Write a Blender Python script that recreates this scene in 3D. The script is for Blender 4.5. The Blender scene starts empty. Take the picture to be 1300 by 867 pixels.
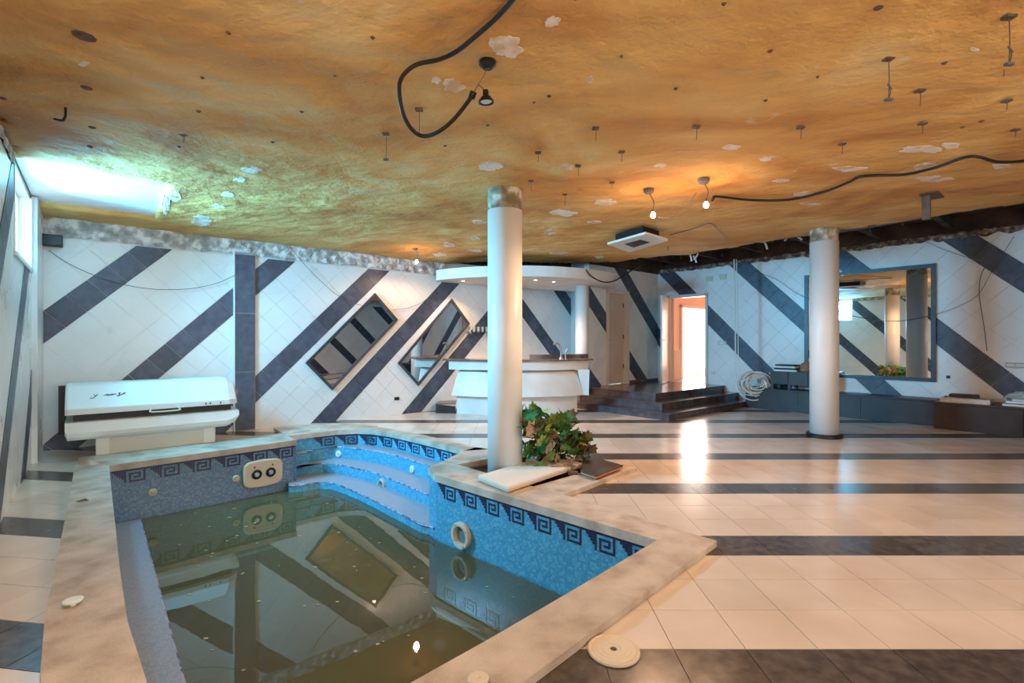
import bpy, bmesh, math, random
from mathutils import Vector, noise
random.seed(7)
PI = math.pi
scene = bpy.context.scene
COL = scene.collection

# ------------------------------------------------------------------ camera, world, light, exposure
H = 1.39                      # eye height
cam_d = bpy.data.cameras.new('camera'); cam = bpy.data.objects.new('camera', cam_d); COL.objects.link(cam)
cam.location = (0, 0, H); cam.rotation_euler = (PI/2, 0, 0)
cam_d.sensor_width = 36.0; cam_d.lens = 630/1300*36; cam_d.clip_start = .05; cam_d.clip_end = 200
scene.camera = cam

world = bpy.data.worlds.new('world'); scene.world = world; world.use_nodes = True
wn = world.node_tree.nodes; bgn = wn['Background']
bgn.inputs[0].default_value = (.74, .91, 1.0, 1); bgn.inputs[1].default_value = 3.2

scene.view_settings.view_transform = 'Standard'; scene.view_settings.look = 'None'
scene.view_settings.gamma = 1; scene.view_settings.use_curve_mapping = False
scene.view_settings.exposure = 0.0

TH = math.radians(40)         # the room stands at 40 degrees to the camera
U = (math.cos(TH), math.sin(TH)); V = (-math.sin(TH), math.cos(TH))
A0, A1, B0, B1, B3 = -.56, 10.97, -4.5, 8.65, 7.30    # left wall, right wall, rear wall, back wall, stepped back wall
def R(a, b, z=0): return Vector((a*U[0]+b*V[0], a*U[1]+b*V[1], z))

def area(name, loc, direction, sx, sy, power, color, spread=PI):
    l = bpy.data.lights.new(name, 'AREA'); l.shape = 'RECTANGLE'; l.size = sx; l.size_y = sy
    l.energy = power; l.color = color; l.spread = spread
    o = bpy.data.objects.new(name, l); COL.objects.link(o); o.location = loc
    o.rotation_euler = Vector(direction).to_track_quat('-Z', 'Y').to_euler(); return o
uv3 = Vector((U[0], U[1], 0)); vv3 = Vector((V[0], V[1], 0)); UP = Vector((0, 0, 1))
area('window_daylight', R(A0-.22, 6.85, 2.62), uv3*1.0-vv3*.38-UP*.32, 1.45, .75, 430, (.12, .60, 1.0), 2.2)
area('entry_daylight', R(12.95, 7.55, 1.6), -vv3*1.0-UP*.05-uv3*.30, 1.7, 1.9, 110, (1.0, .78, .64))
area('rear_fill_light', R(2.6, B0+.10, 1.75), vv3*1.0-uv3*.5, 4.8, 2.0, 170, (1.0, .78, .60))  # added fill light behind the camera, set in an invented rear opening

# ------------------------------------------------------------------ helpers
def W(x, y, z):               # photograph pixel + known height -> point on that level
    Y = (H-z)*630/(y-434.0) if z < H else (z-H)*630/(434.0-y)
    return Vector(((x-650)/630*Y, Y, z))
def onwall(O, d, x, y):       # pixel -> (distance along wall, height) on the wall through O along d
    k = (x-650)/630.0
    s = (k*O[1]-O[0])/(d[0]-k*d[1]); Y = O[1]+s*d[1]
    return s, H+(434-y)*Y/630.0

def tag(o, label=None, cat=None, group=None, kind=None):
    if label: o['label'] = label
    if cat: o['category'] = cat
    if group: o['group'] = group
    if kind: o['kind'] = kind
    return o
def thing(name, loc, label, cat, group=None):
    o = bpy.data.objects.new(name, None); o.empty_display_size = .1; COL.objects.link(o); o.location = loc
    return tag(o, label, cat, group)
def absloc(o):
    p = Vector(o.location)
    while o.parent: o = o.parent; p += Vector(o.location)
    return p
def emit(name, bm, m, parent=None, smooth=False, recalc=True, kind=None, bevel=0, label=None):
    if recalc: bmesh.ops.recalc_face_normals(bm, faces=bm.faces)
    bm.verts.ensure_lookup_table()
    xs = [v.co for v in bm.verts]
    c = Vector(((min(p.x for p in xs)+max(p.x for p in xs))/2, (min(p.y for p in xs)+max(p.y for p in xs))/2, min(p.z for p in xs)))
    for v in bm.verts: v.co -= c
    me = bpy.data.meshes.new(name); bm.to_mesh(me); bm.free()
    if smooth:
        for p in me.polygons: p.use_smooth = True
    me.materials.append(m)
    o = bpy.data.objects.new(name, me); COL.objects.link(o)
    if parent is not None:
        o.parent = parent; o.location = c-absloc(parent)
    else: o.location = c
    if kind: o['kind'] = kind
    if label: o['label'] = label
    if bevel:
        b = o.modifiers.new('bevel', 'BEVEL'); b.width = bevel; b.segments = 2; b.limit_method = 'ANGLE'; b.angle_limit = .6
    return o
def BM(): return bmesh.new()
def hexa(bm, P):              # 8 corners, bottom 4 then top 4
    vs = [bm.verts.new(p) for p in P]
    for f in ((3, 2, 1, 0), (4, 5, 6, 7), (0, 1, 5, 4), (1, 2, 6, 5), (2, 3, 7, 6), (3, 0, 4, 7)): bm.faces.new([vs[i] for i in f])
def rbox(bm, a0, a1, b0, b1, z0, z1):     # box in room axes
    hexa(bm, [R(a0, b0, z0), R(a1, b0, z0), R(a1, b1, z0), R(a0, b1, z0), R(a0, b0, z1), R(a1, b0, z1), R(a1, b1, z1), R(a0, b1, z1)])
def obox(bm, c, ax, ay, az, sx, sy, sz):  # oriented box, centre c
    c = Vector(c)
    P = []
    for dz in (-.5, .5):
        for dx, dy in ((-.5, -.5), (.5, -.5), (.5, .5), (-.5, .5)): P.append(c+ax*dx*sx+ay*dy*sy+az*dz*sz)
    hexa(bm, P)
def loft(bm, rings, close=True, caps=True):
    L = [[bm.verts.new(p) for p in r] for r in rings]
    n = len(L[0])
    for A, B in zip(L, L[1:]):
        for i in range(n if close else n-1):
            j = (i+1) % n
            bm.faces.new((A[i], A[j], B[j], B[i]))
    if caps:
        bm.faces.new(L[0][::-1]); bm.faces.new(L[-1])
    return L
def prism(bm, pts, z0, z1): loft(bm, [[Vector((p[0], p[1], z0)) for p in pts], [Vector((p[0], p[1], z1)) for p in pts]])
def fprism(bm, pts, f, t0, t1): loft(bm, [[f(s, z, t0) for s, z in pts], [f(s, z, t1) for s, z in pts]])
def lathe(bm, c, axis, prof, n=24):       # prof: (radius, height along axis)
    axis = Vector(axis).normalized(); t = Vector((0, 0, 1)) if abs(axis.z) < .9 else Vector((1, 0, 0))
    e1 = axis.cross(t).normalized(); e2 = axis.cross(e1).normalized(); c = Vector(c)
    rings = []
    for r, h in prof:
        rings.append([c+axis*h+(e1*math.cos(2*PI*i/n)+e2*math.sin(2*PI*i/n))*max(r, .0004) for i in range(n)])
    loft(bm, rings)
def smoothpath(pts, sub=6):
    pts = [Vector(p) for p in pts]; out = []
    for i in range(len(pts)-1):
        p0 = pts[max(i-1, 0)]; p1 = pts[i]; p2 = pts[i+1]; p3 = pts[min(i+2, len(pts)-1)]
        for k in range(sub):
            t = k/sub
            out.append(.5*((2*p1)+(-p0+p2)*t+(2*p0-5*p1+4*p2-p3)*t*t+(-p0+3*p1-3*p2+p3)*t**3))
    out.append(pts[-1]); return out
def tube(bm, pts, r, n=8, sub=6):
    P = smoothpath(pts, sub) if sub else [Vector(p) for p in pts]
    rings = []; prev = None
    for i, p in enumerate(P):
        t = (P[min(i+1, len(P)-1)]-P[max(i-1, 0)]).normalized()
        if prev is None:
            h = Vector((0, 0, 1)) if abs(t.z) < .9 else Vector((1, 0, 0)); e1 = t.cross(h).normalized()
        else: e1 = (prev-t*prev.dot(t)).normalized()
        prev = e1; e2 = t.cross(e1)
        rings.append([p+(e1*math.cos(2*PI*k/n)+e2*math.sin(2*PI*k/n))*r for k in range(n)])
    loft(bm, rings)
# 2-D convex polygon tools
def clip(poly, nx, ny, c):    # keep nx*x+ny*y <= c
    out = []
    for i in range(len(poly)):
        p, q = poly[i], poly[(i+1) % len(poly)]
        dp, dq = nx*p[0]+ny*p[1]-c, nx*q[0]+ny*q[1]-c
        if dp <= 0: out.append(p)
        if (dp < 0 < dq) or (dq < 0 < dp):
            t = dp/(dp-dq); out.append((p[0]+(q[0]-p[0])*t, p[1]+(q[1]-p[1])*t))
    return out
def areaof(p): return abs(sum(p[i][0]*p[(i+1) % len(p)][1]-p[(i+1) % len(p)][0]*p[i][1] for i in range(len(p))))/2 if len(p) > 2 else 0
def edges(cv):
    for i in range(len(cv)):
        p, q = cv[i], cv[(i+1) % len(cv)]
        nx, ny = q[1]-p[1], -(q[0]-p[0]); l = math.hypot(nx, ny); nx /= l; ny /= l
        yield nx, ny, nx*p[0]+ny*p[1]
def intersect(poly, cv):
    for nx, ny, c in edges(cv):
        poly = clip(poly, nx, ny, c)
        if areaof(poly) < 1e-5: return []
    return poly
def subtract(polys, cv):
    out = []
    for poly in polys:
        if not intersect(poly, cv): out.append(poly); continue
        rest = poly
        for nx, ny, c in edges(cv):
            o = clip(rest, -nx, -ny, -c)
            if areaof(o) > 2e-4: out.append(o)
            rest = clip(rest, nx, ny, c)
            if areaof(rest) < 1e-5: break
    return out
def hull(pts):
    pts = sorted(set(pts))
    def half(ps):
        h = []
        for p in ps:
            while len(h) > 1 and (h[-1][0]-h[-2][0])*(p[1]-h[-2][1])-(h[-1][1]-h[-2][1])*(p[0]-h[-2][0]) <= 0: h.pop()
            h.append(p)
        return h
    a = half(pts); b = half(pts[::-1]); return a[:-1]+b[:-1]
def rect(x0, y0, x1, y1): return [(x0, y0), (x1, y0), (x1, y1), (x0, y1)]

# ------------------------------------------------------------------ materials
def mat(name, base=(.8, .8, .8), rough=.5, metal=0, emit_c=None, emit_s=0, trans=0, ior=1.45, spec=None, coat=0):
    m = bpy.data.materials.new(name); m.use_nodes = True; b = m.node_tree.nodes['Principled BSDF']
    b.inputs['Base Color'].default_value = (*base, 1); b.inputs['Roughness'].default_value = rough
    b.inputs['Metallic'].default_value = metal; b.inputs['IOR'].default_value = ior
    b.inputs['Transmission Weight'].default_value = trans; b.inputs['Coat Weight'].default_value = coat
    if emit_c: b.inputs['Emission Color'].default_value = (*emit_c, 1); b.inputs['Emission Strength'].default_value = emit_s
    return m
def nd(m, t, **kw):
    n = m.node_tree.nodes.new(t)
    for k, v in kw.items(): setattr(n, k, v)
    return n
def lk(m, a, b): m.node_tree.links.new(a, b)
def noisy(name, c1, c2, scale=6, rough=.5, detail=5, bump=0, bscale=40, lo=.35, hi=.65, c3=None, coat=0, rvar=0, rand=0, distort=0):
    m = mat(name, c1, rough, coat=coat); b = m.node_tree.nodes['Principled BSDF']
    geo = nd(m, 'ShaderNodeNewGeometry')
    n = nd(m, 'ShaderNodeTexNoise'); n.inputs['Scale'].default_value = scale; n.inputs['Detail'].default_value = detail
    n.inputs['Distortion'].default_value = distort
    lk(m, geo.outputs['Position'], n.inputs['Vector'])
    r = nd(m, 'ShaderNodeValToRGB'); e = r.color_ramp.elements
    e[0].position = lo; e[0].color = (*c1, 1); e[1].position = hi; e[1].color = (*c2, 1)
    if c3: x = e.new((lo+hi)/2); x.color = (*c3, 1)
    lk(m, n.outputs['Fac'], r.inputs['Fac']); out = r.outputs['Color']
    if rand:
        oi = nd(m, 'ShaderNodeObjectInfo'); mr = nd(m, 'ShaderNodeMapRange')
        mr.inputs['To Min'].default_value = 1-rand; mr.inputs['To Max'].default_value = 1+rand
        lk(m, oi.outputs['Random'], mr.inputs['Value'])
        hs = nd(m, 'ShaderNodeHueSaturation'); lk(m, mr.outputs[0], hs.inputs['Value']); lk(m, out, hs.inputs['Color']); out = hs.outputs['Color']
    lk(m, out, b.inputs['Base Color'])
    if rvar:
        mr = nd(m, 'ShaderNodeMapRange'); mr.inputs['To Min'].default_value = rough-rvar; mr.inputs['To Max'].default_value = rough+rvar
        lk(m, n.outputs['Fac'], mr.inputs['Value']); lk(m, mr.outputs[0], b.inputs['Roughness'])
    if bump:
        n2 = nd(m, 'ShaderNodeTexNoise'); n2.inputs['Scale'].default_value = bscale; n2.inputs['Detail'].default_value = 4
        lk(m, geo.outputs['Position'], n2.inputs['Vector'])
        bp = nd(m, 'ShaderNodeBump'); bp.inputs['Strength'].default_value = bump; bp.inputs['Distance'].default_value = .02
        lk(m, n2.outputs['Fac'], bp.inputs['Height']); lk(m, bp.outputs['Normal'], b.inputs['Normal'])
    return m
def mosaic(name, cols, grout, rough=.25, cell=.02):
    m = mat(name, cols[0], rough); b = m.node_tree.nodes['Principled BSDF']
    uvn = nd(m, 'ShaderNodeUVMap'); uvn.uv_map = 'UVMap'
    sc = nd(m, 'ShaderNodeVectorMath', operation='SCALE'); sc.inputs['Scale'].default_value = 1/cell; lk(m, uvn.outputs[0], sc.inputs[0])
    fl = nd(m, 'ShaderNodeVectorMath', operation='FLOOR'); lk(m, sc.outputs[0], fl.inputs[0])
    wnz = nd(m, 'ShaderNodeTexWhiteNoise', noise_dimensions='2D'); lk(m, fl.outputs[0], wnz.inputs['Vector'])
    r = nd(m, 'ShaderNodeValToRGB'); r.color_ramp.interpolation = 'CONSTANT'; e = r.color_ramp.elements
    e[0].position = 0; e[0].color = (*cols[0], 1); e[1].position = 1/len(cols); e[1].color = (*cols[1], 1)
    for i in range(2, len(cols)): x = e.new(i/len(cols)); x.color = (*cols[i], 1)
    lk(m, wnz.outputs['Value'], r.inputs['Fac'])
    fr = nd(m, 'ShaderNodeVectorMath', operation='FRACTION'); lk(m, sc.outputs[0], fr.inputs[0])
    sp = nd(m, 'ShaderNodeSeparateXYZ'); lk(m, fr.outputs[0], sp.inputs[0])
    mn = nd(m, 'ShaderNodeMath', operation='MINIMUM'); lk(m, sp.outputs[0], mn.inputs[0]); lk(m, sp.outputs[1], mn.inputs[1])
    gt = nd(m, 'ShaderNodeMath', operation='GREATER_THAN'); lk(m, mn.outputs[0], gt.inputs[0]); gt.inputs[1].default_value = .12
    mx = nd(m, 'ShaderNodeMix', data_type='RGBA'); lk(m, gt.outputs[0], mx.inputs[0]); mx.inputs[6].default_value = (*grout, 1); lk(m, r.outputs['Color'], mx.inputs[7])
    lk(m, mx.outputs[2], b.inputs['Base Color'])
    bp = nd(m, 'ShaderNodeBump'); bp.inputs['Strength'].default_value = .3; bp.inputs['Distance'].default_value = .002
    lk(m, gt.outputs[0], bp.inputs['Height']); lk(m, bp.outputs['Normal'], b.inputs['Normal'])
    return m

M = {}
M['white_tile'] = noisy('white_wall_tile', (.72, .72, .70), (.80, .80, .79), 1.2, .28, rvar=.05)
M['dark_tile'] = noisy('slate_wall_tile', (.046, .060, .090), (.080, .096, .135), 9, .38, rand=.16)
M['wall_grout'] = noisy('wall_grout', (.66, .66, .64), (.72, .72, .70), 8, .7)
M['dark_grout'] = noisy('stripe_grout', (.28, .29, .31), (.34, .35, .36), 8, .8)
M['floor_tile'] = noisy('cream_floor_tile', (.62, .52, .425), (.70, .61, .52), 2.2, .20, rvar=.07, rand=.05, c3=(.66, .565, .47))
M['floor_dark'] = noisy('dark_floor_tile', (.055, .048, .046), (.105, .088, .080), 14, .24, rvar=.06, rand=.18)
M['floor_grout'] = noisy('floor_grout', (.30, .24, .19), (.40, .33, .27), 5, .8)
M['coping'] = noisy('sand_coping_stone', (.38, .295, .22), (.60, .50, .405), 4.5, .68, detail=14, bump=.5, bscale=90, c3=(.51, .415, .325), rand=.10)
M['blotch'] = noisy('fallen_foam_blotch', (.66, .45, .25), (.78, .72, .66), 7, .8, detail=9, bump=.4, bscale=40, lo=.40, hi=.56)
M['plaster'] = noisy('white_plaster', (.72, .72, .70), (.82, .82, .80), 3, .7, bump=.1, bscale=30)
M['cream'] = noisy('cream_paint', (.70, .67, .62), (.76, .73, .69), 2, .45)
M['column'] = noisy('column_paint', (.74, .72, .68), (.80, .78, .75), 2.5, .38, bump=.03, bscale=20)
M['column_raw'] = noisy('bare_column_cement', (.20, .15, .09), (.62, .58, .50), 9, .85, bump=.6, bscale=30, c3=(.36, .28, .17), lo=.38, hi=.66)
M['rubble'] = noisy('broken_plaster_edge', (.30, .29, .27), (.78, .77, .74), 8, .9, detail=8, bump=.6, bscale=26, c3=(.44, .43, .41), lo=.36, hi=.62)
M['rubble_dark'] = noisy('broken_dark_edge', (.10, .07, .055), (.55, .47, .40), 11, .9, detail=8, bump=.9, bscale=26, c3=(.22, .17, .14), lo=.40, hi=.70)
M['slab'] = noisy('dark_ceiling_void', (.030, .018, .014), (.085, .052, .040), 3, .9, bump=.5, bscale=12)
M['duct'] = noisy('grey_pipe_lagging', (.10, .085, .08), (.19, .165, .15), 5, .7, bump=.3, bscale=20)
M['dark_wood'] = noisy('dark_brown_laminate', (.026, .013, .012), (.046, .025, .021), 4, .42, rand=.1)
M['black'] = mat('black_rubber', (.012, .012, .013), .42)
M['black_metal'] = mat('black_metal', (.03, .03, .032), .35, .6)
M['step'] = noisy('dark_stone_steps', (.060, .052, .060), (.105, .088, .095), 7, .16, rvar=.05)
M['frame'] = noisy('dark_mirror_frame', (.035, .037, .045), (.06, .062, .072), 9, .35)
M['mirror'] = mat('mirror_glass', (.86, .88, .87), .01, 1)
M['white_plastic'] = mat('white_plastic', (.74, .76, .73), .3)
M['grey_plastic'] = mat('grey_green_plastic', (.60, .60, .54), .4)
M['old_plastic'] = mat('yellowed_plastic', (.60, .50, .37), .4)
M['metal'] = noisy('brushed_steel', (.45, .44, .42), (.58, .57, .55), 20, .3); M['metal'].node_tree.nodes['Principled BSDF'].inputs['Metallic'].default_value = .9
M['wire'] = mat('grey_wire', (.10, .10, .10), .5)
M['rust'] = noisy('rusty_steel', (.07, .045, .03), (.16, .10, .07), 30, .7)
M['bulb'] = mat('lit_bulb', (1, .9, .7), .3, emit_c=(1, .62, .30), emit_s=90)
M['downlight'] = mat('lit_downlight', (1, .9, .7), .3, emit_c=(1, .70, .42), emit_s=22)
M['glass'] = mat('clear_glass', (.9, .97, .98), .02, trans=1)
M['wood_board'] = noisy('pale_board_top', (.72, .62, .52), (.80, .71, .62), 3, .5)
M['terracotta'] = mat('terracotta_tile_edge', (.60, .20, .07), .6)
M['soil'] = noisy('dry_soil', (.07, .05, .035), (.16, .12, .085), 25, .95, bump=.8, bscale=60)
M['bar_marble'] = noisy('pale_bar_cladding', (.66, .63, .59), (.76, .74, .70), 2.5, .32)
M['bar_top'] = noisy('dark_bar_top', (.10, .065, .05), (.16, .11, .085), 8, .2)
M['corridor'] = noisy('pink_corridor_paint', (.78, .52, .42), (.82, .57, .47), 2, .6)
M['door'] = noisy('door_leaf_paint', (.62, .47, .36), (.68, .53, .42), 2, .35)
M['door_frame'] = noisy('door_frame_paint', (.72, .60, .50), (.78, .66, .56), 2, .35)
M['red_tag'] = mat('red_sticker', (.6, .05, .03), .4)
M['mosaic_blue'] = mosaic('blue_glass_mosaic', [(.055, .30, .46), (.07, .34, .50), (.05, .27, .43), (.09, .38, .54), (.06, .31, .48), (.12, .42, .57)], (.12, .32, .48))
M['mosaic_warm_lit'] = mosaic('warm_lit_blue_mosaic', [(.10, .19, .30), (.12, .21, .32), (.085, .165, .27), (.14, .24, .34), (.11, .20, .32), (.17, .27, .36)], (.15, .22, .30))  # same blue mosaic, its colour greyed to stand in for warm light
M['mosaic_pale'] = mosaic('pale_pool_mosaic', [(.30, .32, .37), (.35, .35, .39), (.27, .31, .38), (.38, .35, .37), (.32, .35, .41)], (.28, .28, .32), rough=.35)  # paler copy of the pool mosaic, for the treads and side ledge
M['mosaic_floor'] = mosaic('silted_pool_mosaic', [(.10, .15, .13), (.12, .17, .14), (.08, .13, .12)], (.10, .12, .09), rough=.6)
M['key'] = mat('dark_mosaic_key', (.035, .035, .075), .25)
M['key_light'] = mat('key_inlay', (.10, .10, .16), .3)
M['debris'] = mat('floating_scum', (.45, .40, .22), .7)
M['film'] = mat('crumpled_film', (.55, .62, .60), .18, trans=.5)
M['stem'] = mat('brown_stem', (.12, .08, .04), .7)
M['plate'] = mat('cream_switch_plate', (.62, .60, .42), .4)

# orange foam ceiling
def foam():
    m = mat('orange_spray_foam', (.6, .3, .1), .75); b = m.node_tree.nodes['Principled BSDF']
    geo = nd(m, 'ShaderNodeNewGeometry')
    rot = nd(m, 'ShaderNodeMapping'); rot.inputs['Rotation'].default_value = (0, 0, math.radians(38)); rot.inputs['Scale'].default_value = (.8, 1.15, 1)
    lk(m, geo.outputs['Position'], rot.inputs['Vector'])
    n = nd(m, 'ShaderNodeTexNoise'); n.inputs['Scale'].default_value = .9; n.inputs['Detail'].default_value = 8; n.inputs['Distortion'].default_value = .9
    lk(m, rot.outputs[0], n.inputs['Vector'])
    r = nd(m, 'ShaderNodeValToRGB'); e = r.color_ramp.elements
    e[0].position = .30; e[0].color = (.48, .20, .055, 1); e[1].position = .74; e[1].color = (.84, .61, .29, 1)
    x = e.new(.46); x.color = (.65, .34, .095, 1); x = e.new(.60); x.color = (.75, .45, .15, 1)
    lk(m, n.outputs['Fac'], r.inputs['Fac'])
    n2 = nd(m, 'ShaderNodeTexNoise'); n2.inputs['Scale'].default_value = 2.6; n2.inputs['Detail'].default_value = 9; n2.inputs['Roughness'].default_value = .65
    lk(m, geo.outputs['Position'], n2.inputs['Vector'])
    r2 = nd(m, 'ShaderNodeValToRGB'); e = r2.color_ramp.elements
    e[0].position = .66; e[0].color = (0, 0, 0, 1); e[1].position = .74; e[1].color = (1, 1, 1, 1)
    lk(m, n2.outputs['Fac'], r2.inputs['Fac'])
    mx = nd(m, 'ShaderNodeMix', data_type='RGBA'); lk(m, r2.outputs['Color'], mx.inputs[0]); lk(m, r.outputs['Color'], mx.inputs[6]); mx.inputs[7].default_value = (.72, .62, .50, 1)
    lk(m, mx.outputs[2], b.inputs['Base Color'])
    n3 = nd(m, 'ShaderNodeTexNoise'); n3.inputs['Scale'].default_value = 34; n3.inputs['Detail'].default_value = 5; n3.inputs['Roughness'].default_value = .6
    lk(m, geo.outputs['Position'], n3.inputs['Vector'])
    bp = nd(m, 'ShaderNodeBump'); bp.inputs['Strength'].default_value = .55; bp.inputs['Distance'].default_value = .02
    lk(m, n3.outputs['Fac'], bp.inputs['Height'])
    n4 = nd(m, 'ShaderNodeTexNoise'); n4.inputs['Scale'].default_value = 4.5; n4.inputs['Detail'].default_value = 5; lk(m, rot.outputs[0], n4.inputs['Vector'])
    bp2 = nd(m, 'ShaderNodeBump'); bp2.inputs['Strength'].default_value = .6; bp2.inputs['Distance'].default_value = .11
    lk(m, n4.outputs['Fac'], bp2.inputs['Height']); lk(m, bp.outputs['Normal'], bp2.inputs['Normal'])
    lk(m, bp2.outputs['Normal'], b.inputs['Normal'])
    return m
M['foam'] = foam()
def water():
    m = bpy.data.materials.new('murky_water'); m.use_nodes = True; nt = m.node_tree; nt.nodes.clear()
    out = nd(m, 'ShaderNodeOutputMaterial')
    tr = nd(m, 'ShaderNodeBsdfTransparent'); tr.inputs[0].default_value = (.30, .46, .36, 1)
    df = nd(m, 'ShaderNodeBsdfDiffuse'); df.inputs[0].default_value = (.135, .115, .050, 1)
    mu = nd(m, 'ShaderNodeMixShader'); mu.inputs[0].default_value = .70; lk(m, tr.outputs[0], mu.inputs[1]); lk(m, df.outputs[0], mu.inputs[2])
    gl = nd(m, 'ShaderNodeBsdfGlossy'); gl.inputs['Roughness'].default_value = .012; gl.inputs[0].default_value = (1, 1, 1, 1)
    fr = nd(m, 'ShaderNodeFresnel'); fr.inputs[0].default_value = 1.50
    geo = nd(m, 'ShaderNodeNewGeometry'); n = nd(m, 'ShaderNodeTexNoise'); n.inputs['Scale'].default_value = 2.2; n.inputs['Detail'].default_value = 2
    lk(m, geo.outputs['Position'], n.inputs['Vector'])
    bp = nd(m, 'ShaderNodeBump'); bp.inputs['Strength'].default_value = .02; bp.inputs['Distance'].default_value = .05
    lk(m, n.outputs['Fac'], bp.inputs['Height']); lk(m, bp.outputs[0], gl.inputs['Normal'])
    mx = nd(m, 'ShaderNodeMixShader'); lk(m, fr.outputs[0], mx.inputs[0]); lk(m, mu.outputs[0], mx.inputs[1]); lk(m, gl.outputs[0], mx.inputs[2])
    lk(m, mx.outputs[0], out.inputs[0]); return m
M['water'] = water()

# ------------------------------------------------------------------ pool outlines (metres, world x, y)
INNER = [(-1.01, 1.62), (-1.22, 1.74), (-1.44, 1.96), (-1.86, 2.40), (-2.334, 2.953), (-4.385, 5.40), (-2.95, 6.80), (-3.21, 7.10),
         (-2.95, 7.33), (-2.66, 7.555), (-2.40, 7.63), (-2.157, 7.59), (-1.83, 7.385), (-1.495, 7.08), (-1.15, 6.75), (-.896, 6.49), (-.66, 6.25), (-.60, 6.12), (-.63, 5.95),
         (-.80, 5.62), (-.895, 5.42), (-.89, 5.22), (-.78, 5.03), (.986, 3.375), (-.107, 2.25), (-.436, 1.93), (-.62, 1.70), (-.80, 1.62)]
POOLC = [hull([(-5.04, 5.77), (-4.78, 5.45), (-2.63, 2.88), (-1.86, 1.99), (-1.3, 1.42), (-.85, 1.30), (-.4, 1.52), (1.355, 3.36), (.45, 4.35), (-3.37, 7.28)]),
         hull([(-.9, 4.9), (.45, 4.35), (1.31, 5.32), (.08, 6.55), (-.47, 6.31), (-1, 5.4)]),
         hull([(-3.66, 7.70), (-2.85, 8.10), (-2.24, 7.92), (-1.70, 7.50), (-1.19, 7.06), (-.47, 6.31), (-1, 5.2), (-3, 6.7)])]

# ------------------------------------------------------------------ walls
def wall_base(name, segs, m):           # segs: list of (f, polygons in (s,z))
    bm = BM()
    for f, polys in segs:
        for p in polys: fprism(bm, p, f, -.16, -.010)
    return tag(emit(name, bm, m), kind='structure')
def tile_wall(parent, f, polys, t, perp0, period_rows, sgn, stuffdark=None, keep=None, skip_white=False):
    """diagonal 45 degree tile grid: row coordinate q=(z-sgn*s)/sqrt2, along coordinate w=(z*sgn+s)/sqrt2"""
    r2 = math.sqrt(2); g = .0013
    ss = [p[0] for q in polys for p in q]; zs = [p[1] for q in polys for p in q]
    s0, s1, z0, z1 = min(ss), max(ss), min(zs), max(zs)
    def inv(q, w): return ((w-sgn*q)/r2 if sgn > 0 else (w+q)/r2, (q+w)/r2 if sgn > 0 else (q-w)/r2)
    qs = []; ws = []
    for s in (s0, s1):
        for z in (z0, z1):
            qs.append((z-sgn*s)/r2); ws.append((sgn*z+s)/r2)
    i0 = int((min(qs)-perp0)/t)-2; i1 = int((max(qs)-perp0)/t)+2; j0 = int(min(ws)/t)-2; j1 = int(max(ws)/t)+2
    wb = BM(); db = BM(); nd_ = 0
    for i in range(i0, i1):
        dark = (i % period_rows == 0)
        for j in range(j0, j1):
            q, w = perp0+i*t, j*t
            h = .003 if dark else g
            cell = [inv(q+h, w+h), inv(q+h, w+t-h), inv(q+t-h, w+t-h), inv(q+t-h, w+h)]
            if sum(cell[k][0]*cell[(k+1) % 4][1]-cell[(k+1) % 4][0]*cell[k][1] for k in range(4)) < 0: cell = cell[::-1]
            pcs = [c for c in (intersect(cell, p) for p in polys) if areaof(c) > 3e-4]
            if not pcs: continue
            if dark:
                cs = sum(p[0] for p in pcs[0])/len(pcs[0])
                if keep is None or keep(cs):
                    bm = BM()
                    for p in pcs: fprism(bm, p, f, -.010, .004)
                    emit('tile', bm, M['dark_tile'], parent); nd_ += 1
                else:
                    for p in pcs: fprism(db, p, f, -.010, .004)
            elif not skip_white:
                for p in pcs: fprism(wb, p, f, -.010, 0)
    if len(wb.verts): emit('white_tiles', wb, M['white_tile'], parent, kind='stuff')
    else: wb.free()
    if len(db.verts): emit('distant_stripe_tiles', db, M['dark_tile'], parent, kind='stuff')
    else: db.free()
def fback(s, z, t): return R(s, B1-t, z)
def fback3(s, z, t): return R(s, B3-t, z)
def fright(s, z, t): return R(A1-t, s, z)
def fleft(s, z, t): return R(A0+t, s, z)
def frear(s, z, t): return R(s, B0+t, z)

TOP = 3.45
# back wall (pool and bar side)
wb = wall_base('wall_back', [(fback, [rect(A0-.16, -.1, 9.75, TOP)])], M['wall_grout'])
tile_wall(wb, fback, [rect(A0, 0, 1.65, 2.72), rect(1.93, 0, 7.2, 2.72)], .30, .12, 4, 1)
tile_wall(wb, fback, [rect(7.2, 0, 9.3, 3.10)], .30, 6.74, 4, -1)
# stepped wall with inner door
D1 = rect(8.98, 0, 9.70, 2.56)
P3 = subtract([rect(8.35, 0, A1, 3.10)], D1)
w3 = wall_base('wall_stepped', [(fback3, subtract([rect(8.35, -.1, A1+.16, TOP)], rect(9.0, .1, 9.68, 2.54)))], M['wall_grout'])
tile_wall(w3, fback3, P3, .32, 6.16, 4, -1)
bm = BM(); hexa(bm, [R(8.35, B3, 0), R(8.45, B3+.1, 0), R(9.4, B1, 0), R(9.2, B1, 0), R(8.35, B3, TOP), R(8.45, B3+.1, TOP), R(9.4, B1, TOP), R(9.2, B1, TOP)])
tag(emit('wall_return', bm, M['white_tile']), kind='structure')
# right wall with entrance
D2 = rect(5.98, 0, 6.96, 2.50)
wr = wall_base('wall_right', [(fright, subtract([rect(B0, -.1, B3+.1, TOP)], rect(6.0, .2, 6.94, 2.48)))], M['wall_grout'])
tile_wall(wr, fright, subtract([rect(B0, 0, B3, 3.12)], D2), .324, -.345, 4, 1, keep=lambda s: s > -1.5)
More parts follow.
